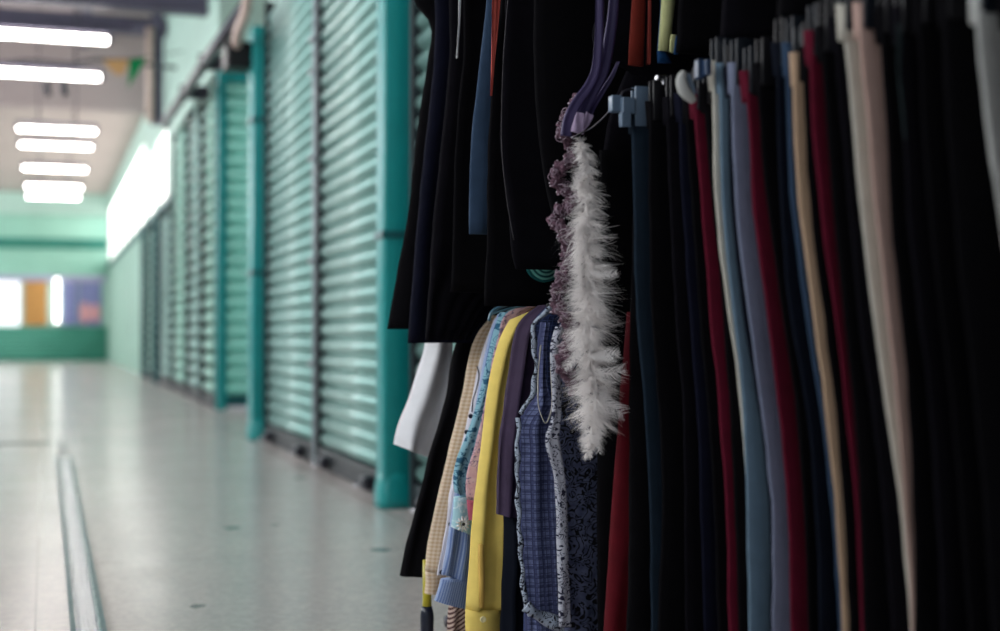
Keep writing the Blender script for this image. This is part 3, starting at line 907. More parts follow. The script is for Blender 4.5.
# yellow shirt
YD = 2.32
t = shirt('yellow_shirt', 'yellow long-sleeved shirt with buttoned cuff in the middle of the low rail', 'shirt', YD, 'yellow',
          [(312, 530, 545), (316, 515, 540), (322, 510, 534), (337, 502, 524), (360, 495, 518), (389, 489, 512), (420, 485, 508), (450, 481, 507), (480, 477, 506), (527, 472, 505), (575, 469, 502), (609, 467, 500)],
          cuff=[(609, 466, 500), (620, 466, 500), (640, 466, 499), (656, 467, 498)], crease=.014, ncr=1.6, seed=17, thick=.05,
          folds=[(.007, 1.2, .62, .1), (.004, 2.4, .3, .12)])
zf = YD - .012 - .036
bm = bmesh.new()
vs = []
pl = [(545, 480, 484), (560, 480, 484.5), (580, 480.5, 485), (608, 481, 484)]
Rg = []
for py, a, b in pl:
    A_, B_ = onY(a, py, zf), onY(b, py, zf)
    Rg.append([bm.verts.new(A_), bm.verts.new(B_), bm.verts.new(B_ + Vector((0, .012, 0))), bm.verts.new(A_ + Vector((0, .012, 0)))])
for i in range(3):
    for q in range(4): bm.faces.new((Rg[i][q], Rg[i][(q + 1) % 4], Rg[i + 1][(q + 1) % 4], Rg[i + 1][q]))
bm.faces.new(Rg[0]); bm.faces.new(Rg[-1])
link('placket', bm, M['yellowseam'], t)
button(t, 482.5, 619, zf, 'button', .0055)
tubeo('sleeve_seam', M['yellow'], t, smoothpts([onY(x, y, zf + .01) for x, y in ((503, 430), (504, 480), (504, 540), (501, 600))], 6), .002, 6)

# aubergine blouse
t = shirt('aubergine_blouse', 'dark aubergine blouse right of the yellow shirt', 'blouse', 2.23, 'aub',
          [(305, 540, 556), (312, 530, 550), (322, 521, 545), (336, 516, 540), (370, 511, 534), (410, 505, 530), (440, 501, 526), (480, 499, 524), (517, 498, 522)],
          tilt=.01, crease=.018, ncr=2.3, seed=21, thick=.04, folds=[(.012, 1.7, .1, .3), (.005, 3.4, .6, .4)], hem=.3)
for k_, (x0, x1, dx) in enumerate(((513, 522, 0), (506, 514, 4))):
    pass
o = shirt('ink_dress', 'ink blue skirt hem showing below the aubergine blouse', 'skirt', 2.26, 'dnavy',
          [(480, 503, 530), (540, 505, 535), (600, 502, 538), (660, 500, 540)], seed=23, thick=.04, body=False,
          folds=[(.01, 2.4, .1, .3), (.005, 3.4, .6, .4)])

# navy plaid vest with scroll trim
PD = 2.13
t = empty('plaid_vest', (1.0, PD, .1), 'navy plaid sleeveless vest with black and white scroll trim', 'vest', 'shirts on the low rail')
cloth('front_panel', M['plaid'], t, pxrows(PD, [(322, 541, 549), (345, 538, 546), (375, 538, 545), (395, 535, 548), (408, 528, 556), (420, 520, 560), (450, 519, 560), (500, 519, 560), (550, 521, 561), (600, 524, 562), (640, 526, 563)]),
      .03, [(.011, 2.0, .05, .05), (.004, 4.2, .3, .2)], n=44, m=44, seed=31)
cloth('back_panel', M['plaid_in'], t, pxrows(PD + .06, [(306, 548, 580), (312, 540, 590), (330, 534, 620), (380, 536, 630), (430, 524, 640), (520, 522, 640), (600, 524, 640), (640, 524, 640)]),
      .02, [(.005, 3, .2, .2)], n=36, m=30, seed=32)
def trim(name, mat, parent, pts, D, w, thick=.01, wav=.004, seed=0):
    """ruffled ribbon trim following px points"""
    P = smoothpts([onY(x, y, D) for x, y in pts], 8)
    bm = bmesh.new(); uvl = bm.loops.layers.uv.new('UVMap')
    rows = []; L = 0
    for i, p in enumerate(P):
        if i: L += (p - P[i - 1]).length
        tg = (P[min(i + 1, len(P) - 1)] - P[max(i - 1, 0)]).normalized()
        nr = Vector((tg.z, 0, -tg.x))
        ww = w * (1 + .25 * math.sin(L * 90 + seed))
        off = math.sin(L * 140 + seed) * wav
        r = []
        for a, d in ((-.5, 0), (-.25, -.6), (0, -1), (.25, -.6), (.5, 0), (.25, .5), (-.25, .5)):
            r.append((bm.verts.new(p + nr * (a * ww) + Vector((0, d * thick / 2 + off, 0))), a * ww, L))
        rows.append(r)
    for i in range(len(rows) - 1):
        for q in range(7):
            qd = (rows[i][q], rows[i][(q + 1) % 7], rows[i + 1][(q + 1) % 7], rows[i + 1][q])
            f = bm.faces.new([v[0] for v in qd])
            for l, v in zip(f.loops, qd): l[uvl].uv = (v[1], v[2])
    bm.faces.new([v[0] for v in rows[0]]); bm.faces.new([v[0] for v in rows[-1]])
    return link(name, bm, M[mat], parent)
trim('armhole_trim', 'whitescroll', t, [(556, 306), (546, 312), (536, 322), (533, 334), (535, 352), (536, 372), (533, 392), (527, 404), (520, 414)], PD - .022, .009, seed=1)
trim('side_trim', 'whitescroll', t, [(519, 418), (517.5, 450), (518, 490), (519.5, 530), (522, 565), (525, 600), (530, 616)], PD - .012, .0085, seed=2)
trim('hem_trim', 'whitescroll', t, [(526, 606), (534, 613), (544, 618), (558, 624), (566, 630)], PD - .03, .02, seed=3)
trim('neck_piping', 'cream', t, [(552, 345), (551, 370), (552, 395), (551, 412), (546, 423), (541, 415), (538, 400), (538.5, 370), (541, 345)], PD - .03, .0022, .003, .0005, seed=4)
h = empty('clothes_hanger', (.99, PD + .03, .66), 'hanger holding the navy plaid vest', 'hanger', 'hangers on the low rail')
a_ = onY(547, 306, PD + .03)
tubeo('shoulder_bar', M['hangblk'], h, smoothpts([a_, a_ + Vector((.08, 0, .022)), a_ + Vector((.16, 0, .045)), a_ + Vector((.24, 0, .022)), a_ + Vector((.32, 0, 0))], 4), .004, 8)
tubeo('hook', M['darksteel'], h, [a_ + Vector((.16, 0, .045)), Vector((1.004, PD + .03, .76)), Vector((1.0, PD + .03, .778)), Vector((.984, PD + .03, .778)), Vector((.976, PD + .03, .765))], .0018, 6)

# dark floral dress in front
FD = 2.05
t = empty('floral_dress', (1.0, FD, .1), 'dark grey floral dress with a white paisley front edge, below the boa', 'dress', 'shirts on the low rail')
cloth('dress_body', M['darkfloral'], t, pxrows(FD, [(318, 566, 600), (330, 558, 640), (360, 556, 640), (400, 556, 640), (430, 556, 640), (480, 560, 640), (540, 562, 640), (600, 564, 640), (650, 565, 640)]),
      .03, [(.006, 2.3, .2, .1), (.003, 5, .4, .2)], n=40, m=40, seed=41)
cloth('front_edge', M['whitefloral'], t, pxrows(FD - .02, [(326, 556, 566), (345, 551, 560), (370, 551, 560), (400, 552, 561), (420, 551, 560), (438, 545, 558), (452, 547, 561), (470, 553, 564), (500, 556, 567), (540, 557, 568), (580, 558, 569), (626, 559, 571)]),
      .02, [(.004, 1.0, .2, 1.5)], n=18, m=50, seed=42)
h = empty('clothes_hanger', (1.0, FD, .66), 'hanger holding the dark floral dress', 'hanger', 'hangers on the low rail')
a_ = onY(566, 317, FD)
tubeo('shoulder_bar', M['hangblk'], h, smoothpts([a_, a_ + Vector((.08, 0, .02)), a_ + Vector((.14, 0, .04)), a_ + Vector((.22, 0, .02)), a_ + Vector((.3, 0, 0))], 4), .004, 8)
tubeo('hook', M['darksteel'], h, [a_ + Vector((.14, 0, .04)), Vector((1.004, FD, .76)), Vector((1.0, FD, .778)), Vector((.984, FD, .778)), Vector((.976, FD, .765))], .0018, 6)

# black and red pieces closing the low rail
def drape(name, mat, label, cat, D, keys, thick=.03, folds=None, seed=0, group=None, n=30, m=30):
    rows = pxrows(D, keys)
    if name == 'black_blouse':      # up to the shoulders and the hanger on the high rail
        rows = [r for r in rows if r[0] < 1.56]
        f = rows[0]
        rows = [(1.725, .985, 1.055, D), (1.70, .96, 1.08, D), (1.655, max(f[1], .80), min(f[2], 1.24), D)] + rows
        m = 44
    o = cloth('panel', M[mat], None, rows, thick, folds or [(.006, 2, .1 * seed, .2)], n=n, m=m, seed=seed)
    o.name = name
    c = Vector(o.data.vertices[0].co)
    for v in o.data.vertices: v.co -= c
    o.location = c
    return tag(o, label, cat, group)


drape('black_dress', 'black', 'black dress hanging right of the dark floral one', 'dress', 1.985,
      [(150, 600, 760), (300, 600, 760), (400, 598, 760), (500, 597, 760), (640, 598, 760), (700, 598, 760)], seed=2)
drape('red_skirt', 'red', 'dark red skirt edge beside the leftmost navy trousers', 'skirt', 1.94,
      [(312, 628, 660), (335, 626, 658), (360, 624, 658), (420, 619, 655), (480, 614, 652), (560, 609, 650), (631, 604, 650), (690, 600, 650)], seed=3)
drape('black_skirt', 'black', 'black skirt covering most of the dark red one', 'skirt', 1.905,
      [(120, 636, 760), (330, 630, 760), (420, 629, 760), (480, 629, 760), (560, 628, 760), (631, 626, 760), (690, 626, 760)], seed=4)
drape('black_coat', 'black2', 'long black coat behind the trousers row', 'coat', 2.012,
      [(40, 640, 860), (120, 608, 900), (300, 604, 900), (500, 604, 900), (700, 604, 900)], seed=5)

# ------------------------------------------------------------------ high rail: black tops
def blacktop(label, D, keys, mat='black', seed=0, **kw):
    return drape('black_blouse', mat, label, 'top', D, keys, seed=seed, group='tops on the high rail', **kw)
blacktop('black top farthest along the high rail, with the flared hem at left', 2.72,
         [(-260, 470, 560), (-120, 425, 542), (-20, 413, 542), (2, 414, 542), (8, 419, 542), (22, 430, 542), (60, 428, 542), (110, 420, 542), (170, 413, 542), (215, 408, 542), (270, 398, 542), (310, 391, 542), (329, 388, 542)],
         thick=.05, seed=11, folds=[(.012, 4, .2, .1)])
blacktop('black top second along the high rail, hanging slightly lower than the flared one', 2.62,
         [(-260, 480, 580), (-100, 440, 545), (60, 434, 545), (150, 424, 545), (240, 415, 545), (300, 410, 545), (343, 407, 545)], 'inkblue', 12, thick=.04, folds=[(.012, 4, .5, .1)])
blacktop('black top third along the high rail, left of the white strap', 2.54,
         [(-260, 490, 600), (-80, 452, 640), (60, 449, 640), (150, 440, 640), (240, 431, 640), (290, 428, 510), (340, 424, 468)], 'black2', 13, folds=[(.01, 5, .5, .1)])
blacktop('black top behind the steel blue strip on the high rail', 2.44,
         [(-260, 500, 620), (-80, 466, 650), (60, 462, 650), (120, 456, 650), (250, 452, 650), (292, 450, 650)], 'black', 14, folds=[(.01, 4, .8, .1)])
drape('white_strap', 'white', 'thin white strap among the black tops', 'strap', 2.40, [(-290, 470, 474), (-40, 459, 462), (0, 458.5, 461), (30, 457.5, 459.5), (58, 456, 457.5)], .003, [], 15, n=10, m=10)
drape('blue_garment', 'tealtop', 'steel blue strip of cloth hanging among the black tops', 'garment', 2.33,
      [(-270, 500, 540), (-150, 495, 530), (0, 487, 520), (60, 480, 515), (100, 475, 512), (150, 471, 510), (200, 469.5, 508), (234, 469, 506)], .02, [(.004, 2, .1, .1)], 16)
drape('salmon_garment', 'salmon', 'salmon pink pointed piece of cloth right of the steel blue strip', 'garment', 2.24,
      [(-300, 505, 520), (-60, 492.5, 503), (0, 492, 500.5), (30, 492, 498), (60, 491.5, 495), (96, 490.5, 491.5)], .008, [], 17, n=14, m=14)
blacktop('black top right of the steel blue strip on the high rail', 2.27,
         [(-260, 520, 620), (-80, 503, 650), (0, 500, 650), (50, 493, 650), (100, 490, 650), (170, 487, 650), (232, 487, 650), (300, 484, 650), (306, 484, 650)], 'black', 18, folds=[(.006, 4, .8, .1)])
blacktop('black top with a faint pale edge, left of the purple straps', 2.19,
         [(-260, 530, 640), (-80, 506, 660), (0, 505, 660), (50, 503, 660), (100, 501, 660), (150, 500, 660), (200, 507, 660), (262, 513, 660), (269, 515, 660)], 'black2', 19, folds=[(.005, 3, .8, .1)])
tag(tubeo('pale_cord', paint('grey_cord', srgb(46, 44, 50), .8), None, smoothpts([onY(x, y, 2.165) for x, y in ((508, 0), (504, 50), (502, 100), (502, 150), (507, 200), (514, 240))], 6), .0009, 6),
    'faint grey cord down the edge of a black top', 'cord')
blacktop('black top directly behind the purple straps', 2.10,
         [(-260, 545, 660), (-80, 538, 760), (60, 534, 760), (150, 540, 760), (215, 552, 760), (262, 562, 760)], 'black', 20, folds=[(.005, 3, .3, .1)])
blacktop('black top right of the purple straps, above the trousers', 2.0,
         [(-260, 600, 860), (-80, 596, 880), (0, 600, 900), (60, 606, 900), (75, 640, 900), (90, 650, 900)], 'black2', 21)
for q_, (D_, x_, hy, lb) in enumerate(((1.82, 690, 52, 'added black blouse shading the slate blue trousers'), (1.66, 735, 40, 'added black blouse shading the lilac grey and burgundy trousers'),
        (1.5, 790, 22, 'added black blouse shading the tan trousers'), (1.36, 838, 0, 'added black blouse shading the wide cream trousers'), (1.22, 890, -20, 'added black blouse at upper right shading the rose beige trousers'), (1.09, 960, -45, 'added shading black blouse nearest the camera on the high rail'))):
    o_ = blacktop(lb, D_, [(hy - 420, x_ + 40, x_ + 300), (hy - 250, x_ + 5, x_ + 360), (hy - 100, x_ - 8, x_ + 360), (hy, x_ - 14, x_ + 360)], 'black2' if q_ % 2 else 'black', 30 + q_, folds=[(.008, 4, .2 * q_, .1)])  # extra black row, added to shade the trouser waists below
drape('rust_garment', 'rust', 'rust red cloth strip above the trousers clips', 'garment', 1.93, [(-400, 640, 656), (-120, 632, 650), (0, 632, 645), (40, 629.5, 644.5), (65, 628, 644)], .014, [(.002, 1, .2, .1)], 22, n=16, m=14)
drape('rust_strap', 'salmon', 'narrow rust strap right of the wider rust strip', 'strap', 1.925, [(-400, 658, 662), (-120, 648, 651), (0, 648, 650.5), (40, 647, 650), (65, 646.5, 649.5)], .005, [], 23, n=10, m=10)
t = empty('lime_garment', tuple(onY(666, 40, 1.88)), 'pale lime cloth with blue edging above the trousers', 'garment')
cloth('panel', M['lime'], t, pxrows(1.88, [(-410, 670, 690), (-120, 664, 680), (0, 662, 675), (25, 660, 673), (40, 659, 672), (50, 659, 670)]), .014, [(.003, 1, .2, .1)], n=18, m=16)
cloth('blue_edge', M['royal'], t, pxrows(1.885, [(-60, 660.5, 664), (0, 660, 663), (40, 658, 661), (62, 657.5, 672)]), .01, [], n=12, m=12)
cloth('fold', M['lime'], t, pxrows(1.86, [(34, 671, 676), (42, 670, 676), (52, 670, 674)]), .006, [], n=12, m=8)
cloth('blue_edge', M['royal'], t, pxrows(1.855, [(36, 676, 679), (44, 675, 679.5), (54, 674, 678)]), .005, [], n=12, m=8)

# purple straps holding the boa
t = empty('purple_scarf', tuple(onY(590, 60, 1.96)), 'dark purple satin scarf strands hanging above the feather boa', 'scarf')
def strand(name, mat, pts, D, w, th=.008, seed=0):
    P = smoothpts([onY(x, y, D + d) for x, y, d in pts], 7); bm = bmesh.new(); uvl = bm.loops.layers.uv.new('UVMap'); rows = []; L = 0
    for i, p in enumerate(P):
        f = i / (len(P) - 1)
        if i: L += (p - P[i - 1]).length
        tg = (P[min(i + 1, len(P) - 1)] - P[max(i - 1, 0)]).normalized()
        sd = tg.cross(Vector((0, 1, 0))).normalized(); out = tg.cross(sd).normalized()
        ww = (w[0] * (1 - f) + w[1] * f) if len(w) == 2 else w[0]
        r = []
        for q in range(12):
            a = 2 * PI * q / 12
            r.append(bm.verts.new(p + sd * (math.cos(a) * ww / 2) + out * (math.sin(a) * th / 2 + .002 * math.cos(3 * a + 4 * f + seed))))
        rows.append(r)
    for i in range(len(rows) - 1):
        for q in range(12): bm.faces.new((rows[i][q], rows[i][(q + 1) % 12], rows[i + 1][(q + 1) % 12], rows[i + 1][q]))
    bm.faces.new(rows[0]); bm.faces.new(rows[-1])
    return link(name, bm, M[mat], t)
strand('strand', 'purple', [(622, -380, 0), (606, -160, 0), (602, -60, 0), (600, 0, 0), (599, 40, 0), (596, 70, 0), (588, 88, 0), (576, 104, 0), (568, 122, 0), (566, 136, 0)], 1.925, (.014, .018), seed=1)
strand('strand', 'purple', [(630, -380, 0), (620, -160, 0), (616, -60, 0), (614, 0, 0), (610, 35, 0), (603, 70, 0), (592, 92, 0), (582, 112, 0), (576, 130, 0)], 1.94, (.014, .022), seed=2)
strand('strand', 'purple', [(618, 62, 0), (612, 76, 0), (602, 92, 0), (592, 108, 0), (588, 118, 0)], 1.95, (.004, .012), seed=3)
cl = strand('lavender_end', 'lav', [(581, 113, 0), (579, 122, 0), (577, 133, 0)], 1.915, (.015, .02), .006, seed=3)
strand('lavender_end', 'lav', [(590, 114, 0), (586, 122, 0), (581, 129, 0)], 1.93, (.014, .01), .006, seed=4)

# visible hanger left of trousers, its clip and the wire down to the scarf
t = empty('clip_hanger', tuple(onY(626, 105, 1.86)), 'pale blue-grey plastic clip hanger at the left end of the trousers row', 'hanger')
def pxbox(name, mat, x0, x1, y0, y1, D, d, parent, bev=.002):
    a = onY(x0, y1, D); b = onY(x1, y0, D)
    return boxo(name, M[mat], parent, a.x, b.x, D - d / 2, D + d / 2, a.z, b.z, bev=bev, smooth=False)
pxbox('clip', 'clip', 610, 620, 96, 112, 1.85, .016, t)
pxbox('clip', 'clip', 621, 634, 98, 114, 1.84, .014, t)
pxbox('clip', 'clip', 620, 630, 113, 127, 1.835, .012, t)
pxbox('clip', 'clip', 640, 645, 93, 101, 1.85, .012, t, .0015)
pxbox('bar', 'clip', 612, 652, 101, 106, 1.862, .008, t)
tubeo('hook', M['darksteel'], t, smoothpts([onY(x, y, 1.85) for x, y in ((620, 102), (622, 93), (629, 89.5), (638, 91), (643, 97))], 5), .0016, 6)
tag(tubeo('hanger_wire', M['steel'], None, smoothpts([onY(x, y, 1.9) for x, y in ((572, 138), (581, 133), (590, 129), (602, 119), (612, 108), (617, 103))], 6), .0014, 6),
    'thin bent wire from the scarf end up to the blue-grey clip', 'wire')
for (x, y, D, lab) in ((661, 79, 1.78, 'small bright silver clip on the rail above the black trousers'),):
    t = empty('metal_clip', tuple(onY(x, y, D)), lab, 'clip')
    pxbox('jaw', 'steel', x - 5, x + 6, y - 3, y + 1, D, .01, t, .001)
    pxbox('jaw', 'steel', x + 1, x + 5, y, y + 6, D, .008, t, .001)
t = empty('plastic_clip', tuple(onY(687, 88, 1.64)), 'pale curved plastic clip on top of the first burgundy trousers', 'clip')
bm = bmesh.new()
tube(bm, smoothpts([onY(x, y, 1.63) for x, y in ((684, 72), (681, 80), (684, 90), (690, 97), (694, 102))], 5), [.004 + .004 * math.sin(PI * i / 20) for i in range(21)], 10)
link('jaw', bm, M['pale'], t)
tubeo('spring', M['clip'], t, smoothpts([onY(x, y, 1.63) for x, y in ((688, 74), (691, 84), (695, 94))], 5), .0035, 8)
t = empty('plastic_clip', tuple(onY(702, 70, 1.59)), 'dark blue plastic clip left of the cream trousers top', 'clip')
M['clipblue'] = paint('dark_blue_plastic', srgb(40, 62, 92), .3)
pxbox('jaw', 'clipblue', 696, 703, 60, 79, 1.59, .012, t); pxbox('jaw', 'clipblue', 704, 710, 60, 76, 1.58, .012, t)

# teal object seen through the gap under the tops: a ribbed plastic hanger end
t = empty('ribbed_disc', tuple(onY(543, 275, 2.14)), 'small teal ribbed disc peeking out under the black tops', 'disc')
M['tealribs'] = paint('teal_plastic', srgb(130, 200, 185), .3)
M['tealribs2'] = paint('deep_teal_plastic', srgb(30, 96, 96), .3)
c = onY(544, 263, 2.24)
for k_, (r0, mt) in enumerate(((.033, 'tealribs2'), (.029, 'tealribs'), (.0255, 'tealribs2'), (.022, 'tealribs'), (.0185, 'tealribs2'), (.015, 'tealribs'))):
    bm = bmesh.new()
    bmesh.ops.create_cone(bm, cap_ends=True, segments=40, radius1=r0, radius2=r0, depth=.01, matrix=Matrix.Translation((c.x, c.y - k_ * .0015, c.z)) @ Matrix.Rotation(PI / 2, 4, 'X'))
    link('rib', bm, M[mt], t, False)

# ------------------------------------------------------------------ feather boa
def fluff_mat():
    t = NT('white_feather'); t.set(srgb(252, 250, 248), .8, spec=.2)
    t.b.inputs['Subsurface Weight'].default_value = 0
    tr = t.n('ShaderNodeBsdfTranslucent'); tr.inputs[0].default_value = srgb(250, 248, 248)
    mx = t.n('ShaderNodeMixShader'); mx.inputs[0].default_value = .3
    t.l(t.b.outputs[0], mx.inputs[1]); t.l(tr.outputs[0], mx.inputs[2]); t.l(mx.outputs[0], t.out.inputs[0])
    return t.m
M['fluff'] = fluff_mat()
BD = 1.93
cl = [(578, 136, 7), (584, 150, 11), (588, 170, 14), (586, 190, 18), (587, 215, 22), (586, 240, 24), (587, 270, 26), (587, 300, 28), (589, 330, 26), (592, 360, 23), (595, 385, 26), (595, 408, 24), (592, 432, 15), (589, 452, 8)]
t = empty('feather_boa', tuple(onY(578, 136, BD)), 'white feather boa hanging down the middle of the clothes', 'feather boa')
ks = [(float(y), float(x), float(w)) for x, y, w in cl]
def boa_c(py):
    x, w = keyed(ks, py); p = onY(x, py, BD)
    return p, w * (BD / .955 + .0) / FPX * 1.02
tubeo('cord', M['fluff'], t, [boa_c(y)[0] for y in range(137, 452, 8)], .0035, 8)
rnd = random.Random(5)
bm = bmesh.new()
def barb(bm, base, d, L, w, curl, droop):
    """one fine curved plume filament, a narrow ribbon"""
    side = d.cross(Vector((rnd.uniform(-1, 1), rnd.uniform(-1, 1), rnd.uniform(-1, 1)))).normalized()
    pa = pb = None
    p = base.copy(); dd = d.copy(); n = 5
    for i in range(n + 1):
        f = i / n
        ww = w * (1 - f) ** .7 + .00012
        a = bm.verts.new(p - side * ww / 2); b = bm.verts.new(p + side * ww / 2)
        if pa is not None: bm.faces.new((pa, pb, b, a))
        pa, pb = a, b
        dd = (dd + curl * (1 / n) + Vector((0, 0, -droop / n))).normalized()
        p = p + dd * (L / n)
def plume(bm, c, R, d0, reach, nb, spread, wmax=.0011):
    curl = Vector((rnd.uniform(-1, 1), rnd.uniform(-1, 1), rnd.uniform(-.9, .5))) * rnd.uniform(.5, 1.5)
    for q in range(nb):
        dv = (d0 + Vector((rnd.gauss(0, spread), rnd.gauss(0, spread), rnd.gauss(0, spread)))).normalized()
        barb(bm, c + d0 * R * .25 * rnd.random(), dv, reach * rnd.uniform(.55, 1.1), rnd.uniform(.0004, wmax), curl, .35)
for i in range(620):
    py = 137 + (456 - 137) * rnd.random()
    c, R = boa_c(py)
    th = rnd.uniform(0, 2 * PI)
    d0 = Vector((math.cos(th), math.sin(th) * .8, rnd.uniform(-.9, .4))).normalized()
    lump = 1 + .65 * mnoise.noise(Vector((math.cos(th) * 1.3, math.sin(th) * 1.3, py * .06)))
    plume(bm, c, R, d0, R * rnd.uniform(.6, 1.2) * lump, 20, .19)
for i in range(150):     # longer stray wisps
    py = 140 + (452 - 140) * rnd.random()
    c, R = boa_c(py); th = rnd.uniform(0, 2 * PI)
    d0 = Vector((math.cos(th), math.sin(th) * .6, rnd.uniform(-.9, .7))).normalized()
    plume(bm, c, R, d0, R * rnd.uniform(1.15, 1.6), 5, .1, .0006)
for i in range(46):      # side tufts reaching left over the plum ruffle
    py = rnd.choice((152, 168, 176, 184, 222, 226, 330, 345)) + rnd.uniform(-4, 4)
    c, R = boa_c(py)
    plume(bm, c, R, Vector((-1, -.5, rnd.uniform(-.5, .2))).normalized(), R * rnd.uniform(1.2, 1.7), 12, .16)
fl = link('fluff', bm, M['fluff'], t); fl['kind'] = 'stuff'


# broad feathers that curl out of the fluff: a shaft with close barbs on both sides
def feather(px, py, ax, ay, L, w, D, bend, twist=0.0):
    base = onY(px, py, D); d = (Rv * ax - Vector((0, 0, 1)) * ay).normalized()
    side0 = d.cross(Vector((0, 1, 0))).normalized()
    bm = bmesh.new(); n = 34; p = base.copy(); path = []
    for i in range(n + 1):
        f = i / n; ang = bend * f * 1.3
        dd = d * math.cos(ang) + side0 * math.sin(ang); sd = side0 * math.cos(ang) - d * math.sin(ang)
        sd = (sd * math.cos(twist * f) + Vector((0, -1, 0)) * math.sin(twist * f))
        path.append(p.copy())
        ww = w * .62 * math.sin(PI * min(1, .1 + f * .86)) ** .7
        for sgn in (-1, 1):
            if rnd.random() < .22: continue
            dv = (sd * sgn + dd * .9).normalized()
            L2 = ww * rnd.uniform(.75, 1.1)
            a0, a1 = p - dd * .0006, p + dd * .0006
            jt = Vector((rnd.gauss(0, .0007), rnd.gauss(0, .001), rnd.gauss(0, .0007))); m0 = p + dv * L2 * .55 + Vector((0, -.0012, 0)) + jt; tip = p + dv * L2 * 1.1 + dd * L2 * .35 + jt * 2
            v = [bm.verts.new(q) for q in (a0, a1, m0 + dd * .0006, tip, m0 - dd * .0006)]
            bm.faces.new(v)
        p = p + dd * (L / n)
    tube(bm, path, [.0006 * (1 - .8 * i / n) for i in range(n + 1)], 5)
    return link('feather', bm, M['fluff'], t)
FE = [(590, 272, 1, .4, .040, .012, 1.0), (578, 350, -.5, 1, .034, .013, -.4), (590, 356, 1, .1, .042, .018, .5), (594, 368, .9, .6, .046, .022, 1.5),
      (600, 392, .6, 1, .050, .022, .9), (593, 414, .15, 1, .060, .013, .05), (588, 412, -.15, 1, .052, .012, -.15), (572, 190, .3, -1, .034, .012, -.8)]
for f in FE: feather(f[0], f[1], f[2], f[3], f[4], f[5] * 1.5, BD - .028 + random.Random(f[0]).uniform(-.006, .01), f[6] * .55, rnd.uniform(-.6, .6))

# crocheted ruffle scarf twisting along the boa
def yarn_mat():
    t2 = NT('plum_yarn'); o = t2.obj()
    nz = t2.noise(o, 260, 4, .7)
    t2.set(t2.mix(t2.ramp(nz, .35, .7), srgb(50, 32, 46), srgb(128, 98, 112)), .85, spec=.2, bump=nz, bstr=.9, bdist=.003)
    return t2.m
M['yarn'] = yarn_mat()
M['bead'] = paint('silver_bead', srgb(196, 184, 196), .25, .3)
SD = 1.955
cs = [(582, 98), (574, 108), (568, 118), (563, 132), (572, 144), (575, 156), (562, 166), (557, 180), (566, 192), (575, 203), (560, 212), (555, 222), (566, 234), (568, 250), (566, 266), (562, 280), (559, 292), (557, 306), (566, 318), (571, 334), (566, 350), (563, 362), (570, 378), (578, 392)]
t = empty('ruffle_scarf', tuple(onY(580, 100, SD)), 'plum crocheted ruffle scarf with tiny beads twisted left of the boa', 'scarf')
P = smoothpts([onY(x, y, SD + (-.012 if i % 3 == 0 else .006)) for i, (x, y) in enumerate(cs)], 10)
bm = bmesh.new(); rows = []; beads = []
L = 0
for i, p in enumerate(P):
    if i: L += (p - P[i - 1]).length
    tg = (P[min(i + 1, len(P) - 1)] - P[max(i - 1, 0)]).normalized()
    sd = tg.cross(Vector((0, 1, 0))).normalized(); out = sd.cross(tg).normalized()
    row = []
    nq = 14
    for q in range(nq):
        a = 2 * PI * q / nq + L * 60
        rr = .0078 + .0042 * math.sin(3 * a - L * 300) + .0030 * mnoise.noise(Vector((math.cos(a) * 2, math.sin(a) * 2, L * 180))) + .003 * math.sin(L * 420)
        v = p + (sd * math.cos(a) + out * math.sin(a)) * max(rr, .002)
        row.append(bm.verts.new(v))
        if rnd.random() < .3 and rr > .0095: beads.append(v)
    rows.append(row)
for i in range(len(rows) - 1):
    for q in range(nq): bm.faces.new((rows[i][q], rows[i][(q + 1) % nq], rows[i + 1][(q + 1) % nq], rows[i + 1][q]))
bm.faces.new(rows[0]); bm.faces.new(rows[-1])
link('ruffle', bm, M['yarn'], t)
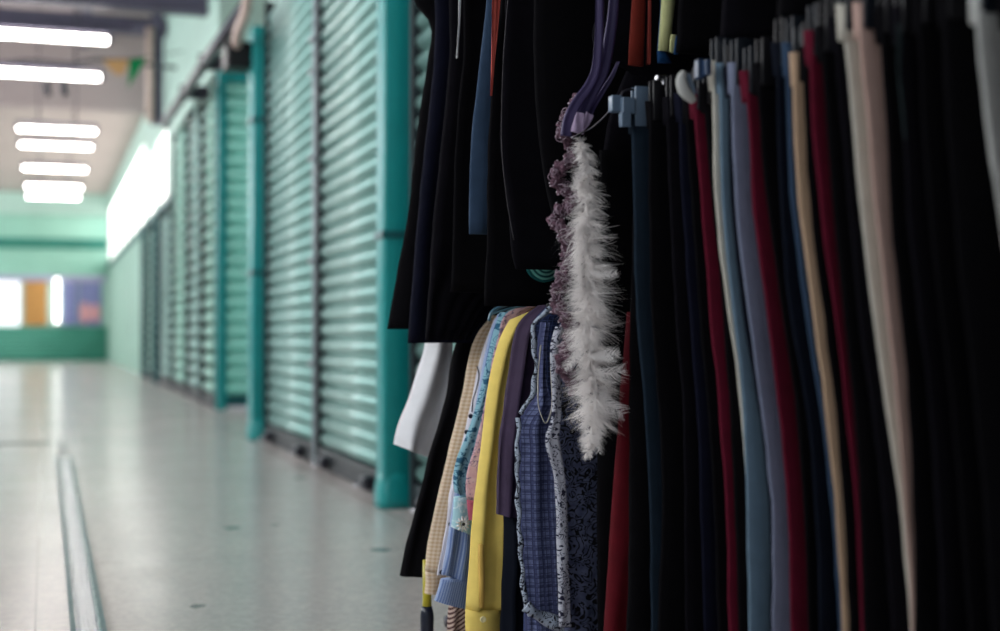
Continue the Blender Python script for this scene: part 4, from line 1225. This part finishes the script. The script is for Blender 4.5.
# looped yarn edging
bm = bmesh.new()
for i in range(3, len(P) - 3, 1):
    p = P[i]; a0 = rnd.uniform(0, 2 * PI)
    lp = []
    rr = rnd.uniform(.003, .0065); off = Vector((math.cos(a0) * .009, math.sin(a0) * .009 - .004, rnd.uniform(-.003, .003)))
    ax = Vector((rnd.uniform(-1, 1), rnd.uniform(-1, 1), rnd.uniform(-1, 1))).normalized(); u = ax.orthogonal().normalized(); v = ax.cross(u)
    for q in range(9): lp.append(p + off + (u * math.cos(q * PI / 4) + v * math.sin(q * PI / 4)) * rr)
    tube(bm, lp, .0009, 6, cap=False)
M['yarnlight'] = fabric('light_plum_yarn', srgb(158, 138, 152), .2)
e = link('yarn_loops', bm, M['yarnlight'], t); e['kind'] = 'stuff'
bm = bmesh.new()
for v in beads:
    bmesh.ops.create_icosphere(bm, subdivisions=1, radius=rnd.uniform(.0011, .0018), matrix=Matrix.Translation(v))
e = link('beads', bm, M['bead'], t); e['kind'] = 'stuff'

t = empty('clear_hanger', tuple(onY(520, 303, 2.37)), 'translucent blue plastic hanger over the shoulders of the pale shirts', 'hanger', None)
M['clearblue'] = paint('translucent_blue_plastic', srgb(70, 108, 130), .2, 0, .1)
tubeo('shoulder_bar', M['clearblue'], t, smoothpts([onY(x, y, 2.37) for x, y in ((489, 321), (492, 312), (503, 306), (522, 301), (548, 296), (575, 288))], 6), .0032, 8)
tubeo('cross_bar', M['clearblue'], t, smoothpts([onY(x, y, 2.36) for x, y in ((492, 314), (508, 309), (530, 305), (552, 301))], 6), .002, 8)

# olive and black post end under the gingham cuff
a = onY(427, 631, 2.60)
t = empty('tool_handle', (a.x, 2.60, 0), 'upright handle with olive yellow grip and dark cap below the gingham cuff', 'handle')
tubeo('grip', M['olive'], t, [onY(427, 560, 2.6), onY(427, 596, 2.6), onY(427, 613, 2.6)], [.0085, .0085, .0095], 16)
tubeo('cap', M['capnavy'], t, [onY(427, 606, 2.6), onY(427, 612, 2.6), onY(427, 616, 2.6), onY(427, 640, 2.6), (a.x, 2.6, 0)], [.010, .0125, .0135, .0125, .011], 16)

# ------------------------------------------------------------------ light
w = bpy.data.worlds.new('hall_light'); scene.world = w; w.use_nodes = True
bg = w.node_tree.nodes['Background']
bg.inputs[0].default_value = (.82, .9, 1, 1); bg.inputs[1].default_value = .55

scene.view_settings.view_transform = 'Standard'
scene.view_settings.look = 'None'
scene.view_settings.gamma = 1
scene.view_settings.exposure = 0.1
scene.view_settings.use_curve_mapping = False
scene.cycles.use_denoising = True
scene.cycles.max_bounces = 12
scene.cycles.diffuse_bounces = 8
scene.cycles.transmission_bounces = 8
scene.cycles.glossy_bounces = 4
scene.cycles.sample_clamp_indirect = 6
scene.cycles.use_light_tree = True
